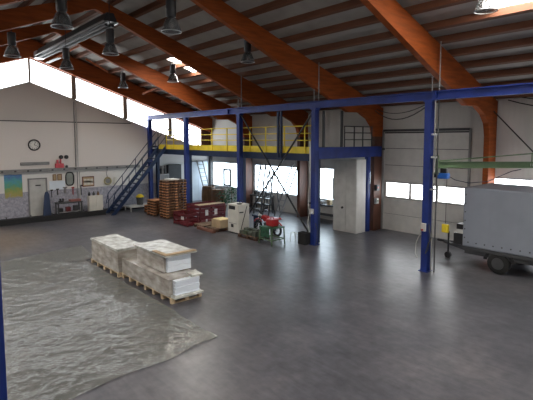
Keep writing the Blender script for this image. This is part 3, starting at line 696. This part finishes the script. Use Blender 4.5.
# dark red crates
def crate(x0, x1, y0, y1, z0, h, lab, labels=0):
    t = thing('slatted_crate', ((x0+x1)/2, (y0+y1)/2, z0), lab, 'crate', 'dark red slatted crates')
    MB().box(x0+.03, x1-.03, y0+.03, y1-.03, z0+.02, z0+.06).build('bottom', RED, t)
    for x in (x0, x1-.07):
        for y in (y0, y1-.07): MB().box(x, x+.07, y, y+.07, z0, z0+h).build('corner_post', RED, t)
    n = max(3, int(h/.17))
    for k in range(n):
        z = z0+.03+k*(h-.15)/(n-1)
        m = MB(); m.box(x1-.02, x1, y0+.07, y1-.07, z, z+.13).box(x0, x0+.02, y0+.07, y1-.07, z, z+.13).box(x0+.07, x1-.07, y0, y0+.02, z, z+.13).box(x0+.07, x1-.07, y1-.02, y1, z, z+.13)
        m.build('slat', RED, t)
    for k in range(labels):
        y = y0+.32+k*.55; MB().box(x1, x1+.01, y, y+.17, z0+.42, z0+.7).build('label_sheet', WHITE, t); MB().box(x1, x1+.01, y+.02, y+.12, z0+.1, z0+.24).build('label_sheet', WHITE, t)
    return t
t = crate(-19.75, -18.45, 11.2, 11.85, 0, .60, 'low dark red slatted crate at the front of the pair')
MB().box(-19.0, -18.75, 11.185, 11.2, .3, .45).build('label_sheet', WHITE, t)
crate(-19.75, -18.5, 11.95, 13.5, 0, .92, 'higher dark red slatted crate with white labels', 2)
for i in range(2):
    tag(MB().bar((-18.95+i*.26, 11.97, .936+.0), (-18.85+i*.26, 13.48, .945), .12, .026).build('loose_board', PALE), f'pale loose board lying on the higher red crate, {ORD[i]} from the left', 'board', 'boards on the red crate')

# ------------------------------------------------------------------ white machine cabinet group
put_pallet('g', -16.9, 12.15, 0, 0, 'old dark pallet under the cardboard box beside the white cabinet')
t = thing('timber_block', (-17.2, 11.3, 0), 'reddish timber beam lying in front of the dark pallet', 'timber')
MB().box(-17.75, -16.4, 11.28, 11.42, 0, .13).build('beam', mat('red_timber', (.17, .07, .045), .8), t)
t = thing('cardboard_box', (-16.85, 12.1, .146), 'open cardboard box with bright yellow top on a pallet', 'box')
MB().box(-17.2, -16.5, 11.75, 12.4, .146, .5).build('carton', CARD, t); MB().box(-17.15, -16.55, 11.8, 12.35, .5, .53).build('lid', CARDY, t)
t = thing('machine_cabinet', (-15.8, 12.4, 0), 'cream white machine control cabinet with a small dark display', 'machine cabinet')
MB().prism([(-16.2, 11.95, .06), (-15.42, 11.95, .06), (-15.42, 11.95, 1.32), (-16.2, 11.95, 1.32)], (0, .62, 0)).build('housing', CREAM, t, bevel=.02)
MB().box(-16.15, -15.47, 12.0, 12.53, 0, .06).build('plinth', BLACK, t)
MB().box(-16.1, -15.65, 11.935, 11.95, 1.08, 1.24).build('display', BLACK, t)
MB().box(-16.12, -15.55, 11.937, 11.95, .45, .47).build('seam', MGREY, t)
MB().box(-15.95, -15.78, 11.935, 11.95, .28, .42).build('vent', BLACK, t)
MB().bar((-15.412, 12.05, .12), (-15.412, 12.42, 1.22), .012, .03).build('groove', BLACK, t)
MB().cyl((-15.6, 12.15, 1.322), (-15.6, 12.15, 1.36), .12).build('cap', BLACK, t)
MB().box(-15.42, -15.405, 12.0, 12.22, .95, 1.0).build('slot', BLACK, t)
MB().torus((-15.8, 12.4, 1.33), .12, .018, 'y', 16, 6, 0, PI).build('lifting_eye', BLACK, t)
# dark green load
put_pallet('g', -14.55, 12.1, 0, PI/2, 'dark pallet carrying a heap of dark green parts')
k = 0
for iy in range(3):
    for ix in range(4):
        x, y = -15.0+ix*.28, 11.86+iy*.24; h = random.uniform(.12, .26)
        tag(MB().cb(x, y, .146, .24, .21, h).build('green_casting', mat('moss_%d' % k, random.choice([(.05, .075, .04), (.07, .08, .06), (.035, .05, .03)]), .7), bevel=.02),
            f'dark green block on the dark pallet, row {ORD[iy]} from the front, {ORD[ix]} from the left', 'block', 'dark green blocks on the pallet'); k += 1

# ------------------------------------------------------------------ green trestle table
t = thing('trestle_table', (-13.15, 12.05, 0), 'green painted steel work table frame in front of the red motorbike', 'table')
tx0, tx1, ty0, ty1 = -13.62, -12.85, 11.6, 12.3
for x in (tx0, tx1):
    for y in (ty0, ty1): MB().bar((x+(.06 if x == tx0 else -.06), y, .66), (x, y, 0), .04, .04).build('leg', GREEN, t)
MB().box(tx0, tx1, ty0, ty1, .66, .70).build('table_top', DGREEN, t)
for y in (ty0, ty1): MB().box(tx0, tx1, y-.015, y+.015, .2, .24).build('stretcher', GREEN, t)
for x in (tx0, tx1): MB().box(x-.015, x+.015, ty0, ty1, .2, .24).build('stretcher', GREEN, t)
MB().box(tx0+.12, tx1-.15, ty0-.01, ty0+.01, .3, .66).build('apron', DGREEN, t)
# blue bench
t = thing('narrow_bench', (-15.2, 13.4, 0), 'narrow dark blue bench behind the red motorbike', 'bench')
MB().box(-16.25, -14.8, 13.40, 13.72, .56, .64).build('seat', NAVY, t)
for x in (-16.15, -14.9): MB().box(x-.03, x+.03, 13.44, 13.68, 0, .56).build('leg', NAVY, t)
# motorbike
t = thing('motorbike', (-14.4, 12.95, 0), 'small red motorbike with black wheels parked behind the green table', 'motorbike')
R_ = .28; fx, rx, yy = -15.25, -14.0, 12.95
for x, nm in ((fx, 'front_wheel'), (rx, 'rear_wheel')):
    w = MB().torus((x, yy, R_), R_-.05, .05, 'y', 28, 8).build(nm, RUBBER, t)
    m = MB()
    for k in range(6): a = k*PI/6; m.bar((x-.2*math.cos(a), yy, R_-.2*math.sin(a)), (x+.2*math.cos(a), yy, R_+.2*math.sin(a)), .008, .012)
    m.cyl((x, yy-.05, R_), (x, yy+.05, R_), .04).build('spokes', ALU, w)
MB().bar((fx, yy-.07, R_), (fx+.2, yy-.06, .80), .035, .035).bar((fx, yy+.07, R_), (fx+.2, yy+.06, .80), .035, .035).build('fork', BLACK, t)
MB().tube([(fx+.24, yy-.36, 1.12), (fx+.2, yy-.18, 1.08), (fx+.2, yy, .86), (fx+.2, yy+.18, 1.08), (fx+.24, yy+.36, 1.12)], .03).build('handlebar', BLACK, t)
MB().tube([(fx+.2, yy, .74), (fx+.55, yy, .62), (rx-.3, yy, .35), (rx, yy, R_)], .03).build('chassis', BLACK, t)
MB().box(fx+.45, fx+.8, yy-.1, yy+.1, .25, .52).build('engine', DGREY, t, bevel=.03)
MB().prism([(fx+.28, yy-.12, .74), (fx+.42, yy-.12, .86), (fx+.68, yy-.12, .80), (fx+.74, yy-.12, .66), (fx+.5, yy-.12, .56)], (0, .24, 0)).build('fuel_tank', BRED, t, bevel=.04)
MB().prism([(fx+.70, yy-.11, .68), (fx+.75, yy-.11, .78), (rx+.15, yy-.11, .84), (rx+.2, yy-.11, .76)], (0, .22, 0)).build('saddle', BRED, t, bevel=.03)
MB().torus((rx, yy, R_), .36, .035, 'y', 14, 8, .15*PI, .95*PI).build('rear_mudguard', BRED, t)
MB().torus((fx, yy, R_), .34, .03, 'y', 12, 8, .25*PI, .8*PI).build('front_mudguard', BRED, t)
MB().cyl((fx+.08, yy, .8), (fx+.2, yy, .8), .08, 14, .06).build('headlight', LGREY, t)
# red bag on the table / canister
t = thing('petrol_can', (-13.25, 12.0, .702), 'red fuel can standing on the green table', 'can')
MB().box(-13.5, -13.08, 11.85, 12.2, .702, .98).build('body', BRED, t, bevel=.04); MB().torus((-13.29, 12.02, .98), .09, .016, 'y', 12, 6, 0, PI).build('handle', BRED, t)

# ------------------------------------------------------------------ items at column B
t = thing('plastic_crate', (-12.28, 12.86, 0), 'black crate standing at the foot of the blue column', 'crate')
m = MB().box(-12.5, -12.1, 12.7, 13.0, 0, .04)
for a, b, c, d_ in ((-12.5, -12.1, 12.7, 12.73), (-12.5, -12.1, 12.97, 13.0), (-12.5, -12.47, 12.73, 12.97), (-12.13, -12.1, 12.73, 12.97)): m.box(a, b, c, d_, .04, .48)
m.build('shell', RUBBER, t); MB().box(-12.46, -12.14, 12.74, 12.96, .3, .4).build('contents', DGREY, t)
t = thing('wire_stand', (-12.85, 12.9, 0), 'small bent wire stand on the floor left of the black crate', 'stand')
for x in (-13.0, -12.72): MB().tube([(x, 12.75, .0), (x, 12.8, .36), (x, 13.0, .36), (x, 13.05, .0)], .012, 6).build('leg', LGREY, t)
MB().tube([(-13.0, 12.9, .36), (-12.72, 12.9, .36)], .012, 6).build('rung', LGREY, t)
tag(MB().box(-12.18, -12.08, 12.99, 13.1, 2.3, 4.1).build('cable_duct', LGREY), 'light grey cable duct fixed to the left side of the blue column', 'duct')
m = MB().tube([(-12.12, 12.93, 2.3), (-12.15, 12.9, 1.8), (-12.1, 12.92, 1.3), (-12.16, 12.9, .9), (-12.1, 12.93, .5)], .02, 6)
tag(m.build('air_hose', LGREY), 'pale hose hanging down the left side of the blue column', 'hose')
t = thing('socket_box', (-12.0, 12.9, 1.3), 'grey socket box with plugs on the front of the duct column', 'socket box')
MB().box(-12.05, -11.88, 12.88, 12.955, 1.25, 1.45).build('box', LGREY, t); MB().cyl((-11.92, 12.84, 1.3), (-11.92, 12.88, 1.3), .03).build('plug', BWHITE, t)
m = MB().tube([(-11.83, 13.0, .9), (-11.72, 12.98, .6), (-11.76, 13.0, .2), (-11.82, 13.0, .02)], .014, 6)
tag(m.build('power_cable', DGREY), 'dark cable hanging on the right side of the duct column', 'cable')
# blue cover on column D
tag(MB().box(-21.62, -21.34, 12.88, 12.955, .75, 1.1).build('blue_junction_box', HOIST, bevel=.01), 'bright blue box on the column behind the pallet stack', 'box')

# ------------------------------------------------------------------ column A kit, jib crane
for i, (dx, dy, z0) in enumerate(((.20, -.03, .0), (.27, .05, .0))):
    t = thing('conduit', (-7.18+dx, BY+dy, z0), ['pale conduit pipe running up beside the right hand blue column, left one', 'grey conduit pipe running up beside the right hand blue column, right one'][i], 'conduit', 'conduits on the right blue column')
    MB().cyl((-7.18+dx, BY+dy, z0), (-7.18+dx, BY+dy, 5.38), .022).build('pipe', [MGREY, DGREY][i], t)
    if i == 0:
        for z in (4.3, 3.6, 2.6): MB().box(-7.07, -6.89, BY-.06, BY-.0, z, z+.05).build('clamp', ALU, t)
jd = Vector((.661, .750, 0)); jp = Vector((-6.98, BY+.19, 3.38))
t = thing('jib_crane', (-7.02, BY+.16, 0), 'green wall jib crane arm with tie rods reaching over the trailer', 'jib crane')
m = MB(); e = jp+jd*3.6
m.bar(jp+Vector((0, 0, -.09)), e+Vector((0, 0, -.09)), .12, .02).bar(jp, e, .012, .18).bar(jp+Vector((0, 0, .09)), e+Vector((0, 0, .09)), .12, .02)
m.build('arm', GREEN, t)
MB().bar(jp+Vector((0, 0, .12)), jp+jd*3.05+Vector((0, 0, .36)), .035, .035).build('stay', GREEN, t)
MB().bar(jp+jd*2.95+Vector((0, 0, .38)), jp+jd*2.95+Vector((0, 0, .09)), .03, .03).build('stay_post', GREEN, t)
MB().cyl((-7.35, 17.70, 5.45), jp+jd*3.0+Vector((0, 0, .38)), .022).build('tie_rod', BLACK, t, label='black tie rod up to the wall')
MB().cyl(jp+Vector((0, 0, -.3)), jp+Vector((0, 0, .3)), .05).build('pivot', GREEN, t)
for z in (-.28, .24): MB().box(-7.07, -6.98, BY+.06, BY+.22, 3.38+z, 3.38+z+.05).build('bracket', GREEN, t)
q = jp+jd*2.92; n_ = Vector((.75, -.661, 0))
for k, w_ in enumerate((.02, .05, .02)):
    o_ = q+n_*.008+jd*(k*.07); MB().bar(o_+Vector((0, 0, -.045)), o_+Vector((0, 0, .045)), .006, w_).build('marking', WHITE, t)
h = jp+jd*.22
t = thing('chain_hoist', (h.x, h.y, 2.9), 'bright blue electric chain hoist hanging from the green jib arm', 'hoist')
MB().box(h.x-.2, h.x+.16, h.y-.1, h.y+.1, 2.95, 3.13).build('motor', HOIST, t, bevel=.03)
MB().cyl((h.x-.32, h.y, 3.04), (h.x-.2, h.y, 3.04), .07).build('brake_cover', BLACK, t)
MB().box(h.x-.1, h.x+.1, h.y-.05, h.y+.05, 3.13, 3.27).build('trolley', BLACK, t)
MB().box(h.x-.14, h.x+.0, h.y-.07, h.y+.07, 2.72, 2.95).build('chain_bag', LGREY, t)
MB().cyl((h.x+.1, h.y, 2.95), (h.x+.1, h.y, 1.55), .009, 6).build('control_cable', BLACK, t)
MB().box(h.x-.0, h.x+.2, h.y-.06, h.y+.06, 1.26, 1.52).build('control_pendant', YEL, t, bevel=.02, label='yellow control pendant')
m = MB().tube([(-7.05, 12.98, 1.55), (-6.95, 12.9, 1.2), (-7.0, 12.88, .75), (-7.1, 12.9, .6), (-7.02, 12.9, .9), (-6.92, 12.92, 1.15)], .015, 6)
tag(m.build('air_hose', DGREY), 'dark looped hose hanging at the right blue column', 'hose')
tag(MB().tube([(-7.30, 13.0, 1.3), (-7.42, 12.9, .9), (-7.45, 12.9, .55), (-7.36, 12.92, .4)], .014, 6).build('power_cable', LGREY), 'pale cable looping out left of the right blue column', 'cable')
t = thing('socket_box', (-7.0, 12.95, 1.3), 'pale socket box with red plug on the right blue column', 'socket box')
MB().box(-7.28, -7.12, 12.87, 12.955, 1.3, 1.55).build('box', LGREY, t); MB().cyl((-7.2, 12.83, 1.35), (-7.2, 12.87, 1.35), .03).build('plug', BRED, t)
m = MB().tube([h+Vector((.17, .03, -.36)), h+Vector((.3, .1, -.45)), h+Vector((.6, .4, -.55)), h+Vector((1.0, .8, -.5)), h+Vector((1.5, 1.3, -.18)), h+Vector((1.7, 1.5, -.12))], .012, 6)
tag(m.build('hoist_cable', NAVY), 'dark blue cable sagging below the green jib arm', 'cable')
# cables over the gate
def sag(p, q, d_, r, n=10):
    p, q = Vector(p), Vector(q); return MB().tube([p.lerp(q, i/n)-Vector((0, 0, d_*4*(i/n)*(1-i/n))) for i in range(n+1)], r, 6)
tag(sag((-11.95, 17.0, 5.45), (-7.3, 13.2, 5.25), .42, .02).build('sagging_cable', BLACK), 'lower black cable sagging from the orange pillar to the blue column', 'cable')
tag(sag((-11.95, 17.1, 5.52), (-7.3, 13.18, 5.3), .25, .016).build('sagging_cable', BLACK), 'upper black cable sagging from the orange pillar to the blue column', 'cable')
tag(sag((-6.6, 17.6, 5.6), (-2.5, 17.6, 5.5), .35, .022).build('sagging_cable', BLACK), 'lower black cable sagging on the wall above the trailer', 'cable')
tag(sag((-6.2, 17.62, 5.68), (-2.5, 17.62, 5.65), .22, .018).build('sagging_cable', BLACK), 'upper black cable sagging on the wall above the trailer', 'cable')
tag(MB().box(-7.2, -2.8, 17.2, 17.24, 2.46, 2.51).box(-7.0, -6.96, 17.24, 17.76, 2.46, 2.51).box(-3.0, -2.96, 17.24, 17.76, 2.46, 2.51).build('wall_rail', BLACK), 'long black rail held before the window above the trailer', 'rail')
tag(MB().bar((-7.75, 16.9, 5.45), (-7.25, 17.1, 5.15), .08, .14).build('strip_lamp', LGREY), 'small pale lamp bracket at the orange pillar top beside the gate', 'lamp')

# ------------------------------------------------------------------ trailer
tx, ty0, ty1, tL = -6.62, 14.35, 16.35, 3.3
t = thing('covered_trailer', (tx+tL/2, 15.35, 0), 'grey tarpaulin covered car trailer parked under the green crane arm', 'trailer')
m = MB(); m.box(tx, tx+tL, ty0, ty1, .70, 2.64)
tarp = m.build('tarpaulin', TARP, t, bevel=.05)
m = MB()
for k in range(12): x = tx+.2+k*.26; m.cyl((x, ty0-.012, .86), (x, ty0-.0, .86), .022, 10)
for z in [1.0+i*.28 for i in range(6)]: m.cyl((tx+.08, ty0-.012, z), (tx+.08, ty0, z), .022, 10)
m.build('eyelets', DGREY, tarp)
for k in range(1, 4): MB().box(tx+k*.85, tx+k*.85+.025, ty0-.008, ty0, .9, 2.6).build('seam', TARP, tarp)
MB().box(tx+.02, tx+tL-.02, ty0+.02, ty1-.02, .60, .70).build('side_board', DGREY, t, bevel=.01)
MB().box(tx+.05, tx+tL, ty0+.1, ty1-.1, .46, .60).build('chassis', DGREY, t)
for y in (ty0+.14, ty1-.14):
    w = MB().lathe([(.12, -.1), (.27, -.11), (.325, -.08), (.33, 0), (.325, .08), (.27, .11), (.12, .1)], (-5.50, y, .33), 28, 'y').build('wheel', RUBBER, t, smooth=True)
    MB().lathe([(.05, -.13), (.18, -.125), (.19, -.05), (.19, .05), (.18, .125), (.05, .13)], (-5.50, y, .33), 20, 'y').build('rim', DGREY, w)
MB().torus((-5.50, ty0+.12, .33), .42, .06, 'y', 16, 8, .05*PI, .95*PI).build('mudguard', BLACK, t)
MB().torus((-5.50, ty1-.12, .33), .42, .06, 'y', 16, 8, .05*PI, .95*PI).build('mudguard', BLACK, t)
for y in (14.75, 15.95): MB().bar((tx+.1, y, .5), (tx-1.1, 15.35, .52), .07, .09).build('drawbar', DGREY, t)
MB().cyl((tx-1.35, 15.35, .54), (tx-1.0, 15.35, .54), .045).build('coupling', BLACK, t)
MB().cyl((tx-.85, 15.15, .2), (tx-.85, 15.15, .95), .03).cyl((tx-.85, 15.10, .11), (tx-.85, 15.20, .11), .11, 16).build('jockey_wheel', BLACK, t)
MB().box(tx-.02, tx+.06, ty0+.3, ty0+.55, .60, .68).build('marker_lamp', mat('amber', (.35, .12, .03), .4), t)
MB().box(tx-.55, tx-.05, 14.9, 15.5, .60, .98).build('toolbox', BLACK, t)
t = thing('small_case', (-6.95, 15.0, .98), 'small black and white case on the trailer toolbox', 'case')
MB().box(-7.1, -6.75, 14.95, 15.25, .982, 1.12).build('base', WHITE, t); MB().box(-7.1, -6.75, 14.95, 15.25, 1.12, 1.3).build('lid', BLACK, t)

# ------------------------------------------------------------------ wrapped board loads in the foreground
def load_pallet(x0, x1, y0, y1, lab):
    t = thing('long_pallet', ((x0+x1)/2, (y0+y1)/2, 0), lab, 'pallet', 'long pallets under the wrapped loads')
    m = MB()
    n = 5
    for k in range(n): y = y0+k*(y1-y0-.1)/(n-1); m.box(x0, x1, y, y+.1, .12, .14)
    m.build('deck_boards', PALE, t)
    nb = max(3, int((x1-x0)/.5)+1)
    for k in range(nb):
        x = x0+k*(x1-x0-.1)/(nb-1); m = MB().box(x, x+.1, y0, y1, .1, .12)
        for y in (y0, (y0+y1)/2-.05, y1-.1): m.box(x, x+.1, y, y+.1, .02, .1)
        m.box(x, x+.1, y0, y1, 0, .02).build('bearer', PALE, t)
load_pallet(-15.25, -13.0, 5.45, 6.35, 'long wooden pallet under the left wrapped load')
load_pallet(-12.96, -9.95, 5.55, 6.45, 'long wooden pallet under the right wrapped load')
def rough_box(x0, x1, y0, y1, z0, z1, nx, ny, nz, amp, seed, lid=True):
    m = MB(); 
    def pt(i, j, k):
        p = Vector((x0+(x1-x0)*i/nx, y0+(y1-y0)*j/ny, z0+(z1-z0)*k/nz))
        n = noise.noise_vector(p*3.1+Vector((seed, 0, 0))); n2 = noise.noise_vector(p*9+Vector((seed, 5, 0)))
        o_ = n*amp+n2*amp*.5
        if k == 0: o_.z = 0
        return p+o_
    def face(f, na, nb):
        o = len(m.v)
        for a in range(na+1):
            for b in range(nb+1): m.v.append(f(a, b))
        for a in range(na):
            for b in range(nb): m.f.append((o+a*(nb+1)+b, o+(a+1)*(nb+1)+b, o+(a+1)*(nb+1)+b+1, o+a*(nb+1)+b+1))
    face(lambda a, b: pt(a, 0, b), nx, nz); face(lambda a, b: pt(a, ny, b), nx, nz)
    face(lambda a, b: pt(0, a, b), ny, nz); face(lambda a, b: pt(nx, a, b), ny, nz)
    face(lambda a, b: pt(a, b, 0), nx, ny); face(lambda a, b: pt(a, b, nz), nx, ny)
    return m
# left load
t = thing('wrapped_load', (-14.1, 5.9, .142), 'foil wrapped board stack with a flat white top, left of two loads', 'wrapped load')
MB().box(-15.1, -13.08, 5.52, 6.28, .142, .80).build('boards', CARD, t)
rough_box(-15.18, -13.04, 5.46, 6.34, .142, .80, 26, 12, 9, .018, 3).build('film', WRAP, t, smooth=True)
rough_box(-15.2, -13.0, 5.44, 6.36, .80, .87, 26, 12, 1, .012, 8).build('top_cover', WRAPW, t, smooth=True)
# right load lower tier
t = thing('wrapped_load', (-11.5, 6.0, .142), 'long foil wrapped stack of white boards on the right pallet, lower tier', 'wrapped load')
for k in range(5): MB().box(-12.9+.01*k, -9.93-.02*(k % 2), 5.66, 6.38, .142+k*.088, .226+k*.088).build('board_layer', SHEETW, t, bevel=.006)
rough_box(-12.95, -10.08, 5.55, 6.44, .142, .60, 34, 11, 7, .016, 12).build('film', WRAP, t, smooth=True)
m = rough_box(-10.25, -9.92, 6.15, 6.45, .59, .66, 6, 6, 2, .05, 22); m.build('crumpled_film', WRAPW, t, smooth=True)
m = rough_box(-10.05, -9.83, 5.58, 6.45, .142, .20, 5, 14, 1, .02, 31); m.build('film_skirt', WRAPW, t, smooth=True)
# upper tier
t = thing('wrapped_load', (-11.3, 6.1, .60), 'smaller foil wrapped board stack lying on top of the long stack', 'wrapped load')
for k in range(3): MB().box(-12.25+.01*k, -10.58, 5.80, 6.52, .625+k*.145, .765+k*.145).build('board_layer', SHEETW, t, bevel=.006)
rough_box(-12.3, -10.68, 5.74, 6.55, .622, 1.06, 22, 10, 6, .014, 41).build('film', WRAP, t, smooth=True)
tag(rough_box(-12.36, -10.44, 5.66, 6.62, 1.085, 1.12, 22, 10, 1, .010, 55).build('cover_board', WRAPW, smooth=True), 'pale wrapped cover board on top of the upper board stack', 'board')
tag(MB().box(-11.15, -10.42, 5.64, 5.76, 1.135, 1.16).box(-10.56, -10.42, 5.76, 6.6, 1.135, 1.16).build('edge_protector', CARD), 'brown edge strip lying on the cover board corner', 'edge strip')

# ------------------------------------------------------------------ plastic sheet on the floor
def sheet():
    A, B, D, E_ = Vector((-7.55, 5.28)), Vector((-17.95, 6.05)), Vector((-16.3, -1.5)), Vector((-6.75, -1.6))
    nx, ny = 230, 170; vs = []
    for i in range(nx+1):
        for j in range(ny+1):
            u, v = i/nx, j/ny
            # wobbly outline
            p = A.lerp(B, u).lerp(E_.lerp(D, u), v)
            ed = min(u, 1-u, v, 1-v)
            w = noise.noise_vector(Vector((u*6, v*6, 2)))
            k = max(0, 1-ed*12)
            p = p+Vector((w.x, w.y))*.22*k
            if p.x > -15.6: p.y = min(p.y, 5.38)
            q = Vector((p.x, p.y, 0))
            rdg = lambda f, s, ang: (1-abs(noise.noise(Vector(((q.x*math.cos(ang)+q.y*math.sin(ang))*f, (-q.x*math.sin(ang)+q.y*math.cos(ang))*f*.28, s)))*2))**6
            z = .008+.022*rdg(.35, 1.3, .5)+.026*rdg(.30, 7.7, -1.0)+.011*rdg(1.6, 4.1, .1)+.011*rdg(2.0, 9.1, 1.3)+.008*rdg(4.5, 3.1, -.5)+.007*rdg(5.5, 13.1, .8)+.0025*noise.noise(q*5)+.003*noise.noise(q*11)
            # folds radiating from the right hand corner
            dx, dy = A.x-p.x, A.y-p.y; r = math.hypot(dx, dy)+.01; an = math.atan2(dy, dx)
            z += .014*math.exp(-r/3.0)*max(0, math.sin(an*26+noise.noise(q*.6)*3))**2
            vs.append(Vector((p.x, p.y, max(.004, z))))
    fs = [(i*(ny+1)+j, (i+1)*(ny+1)+j, (i+1)*(ny+1)+j+1, i*(ny+1)+j+1) for i in range(nx) for j in range(ny)]
    m = MB(); m.v = vs; m.f = fs
    pm = mat('plastic_sheet', (.19, .195, .18), .17, var=.2, scale=1.0, alpha=.62, spec=1.)
    nt = pm.node_tree; N = nt.nodes; L = nt.links; b = N['Principled BSDF']
    g = N.new('ShaderNodeNewGeometry'); prev = None
    for sc, ds, st in ((3.0, .03, .6), (9., .010, .6)):
        nn = N.new('ShaderNodeTexNoise'); nn.inputs['Scale'].default_value = sc*.6; L.new(g.outputs['Position'], nn.inputs['Vector'])
        va = N.new('ShaderNodeVectorMath'); va.operation = 'MULTIPLY_ADD'; va.inputs[1].default_value = (.5, .5, .5)
        L.new(nn.outputs['Color'], va.inputs[0]); L.new(g.outputs['Position'], va.inputs[2])
        vo = N.new('ShaderNodeTexVoronoi'); vo.inputs['Scale'].default_value = sc; L.new(va.outputs[0], vo.inputs['Vector'])
        bp = N.new('ShaderNodeBump'); bp.inputs['Strength'].default_value = st; bp.inputs['Distance'].default_value = ds
        L.new(vo.outputs['Distance'], bp.inputs['Height'])
        if prev: L.new(prev.outputs['Normal'], bp.inputs['Normal'])
        prev = bp
    L.new(prev.outputs['Normal'], b.inputs['Normal'])
    o = m.build('plastic_sheet', pm)
    for p in o.data.polygons: p.use_smooth = True
    tag(o, 'large crumpled translucent plastic sheet spread on the floor at lower left', 'plastic sheet')
sheet()

# ------------------------------------------------------------------ camera, world, view
Fp = 449.18; pit = math.radians(4.864); rol = math.radians(-.095); yaw = math.radians(-48.602)
f = Vector((math.sin(yaw)*math.cos(pit), math.cos(yaw)*math.cos(pit), -math.sin(pit)))
r = f.cross(Vector((0, 0, 1))).normalized(); u = r.cross(f)
r2 = r*math.cos(rol)+u*math.sin(rol); u2 = -r*math.sin(rol)+u*math.cos(rol)
cam = bpy.data.cameras.new('camera'); co = bpy.data.objects.new('camera', cam); C.objects.link(co)
M = Matrix((r2, u2, -f)).transposed().to_4x4(); M.translation = Vector((0, 0, 4.2)); co.matrix_world = M
cam.sensor_width = 36; cam.lens = Fp/533*36; cam.shift_y = -22.87/533; cam.clip_end = 200; cam.clip_start = .05
bpy.context.scene.camera = co
w = bpy.data.worlds.new('world'); bpy.context.scene.world = w; w.use_nodes = True
w.node_tree.nodes['Background'].inputs[0].default_value = (.8, .9, 1, 1); w.node_tree.nodes['Background'].inputs[1].default_value = 1
s = bpy.context.scene
s.view_settings.view_transform = 'Standard'; s.view_settings.look = 'None'; s.view_settings.gamma = 1; s.view_settings.exposure = 1.22
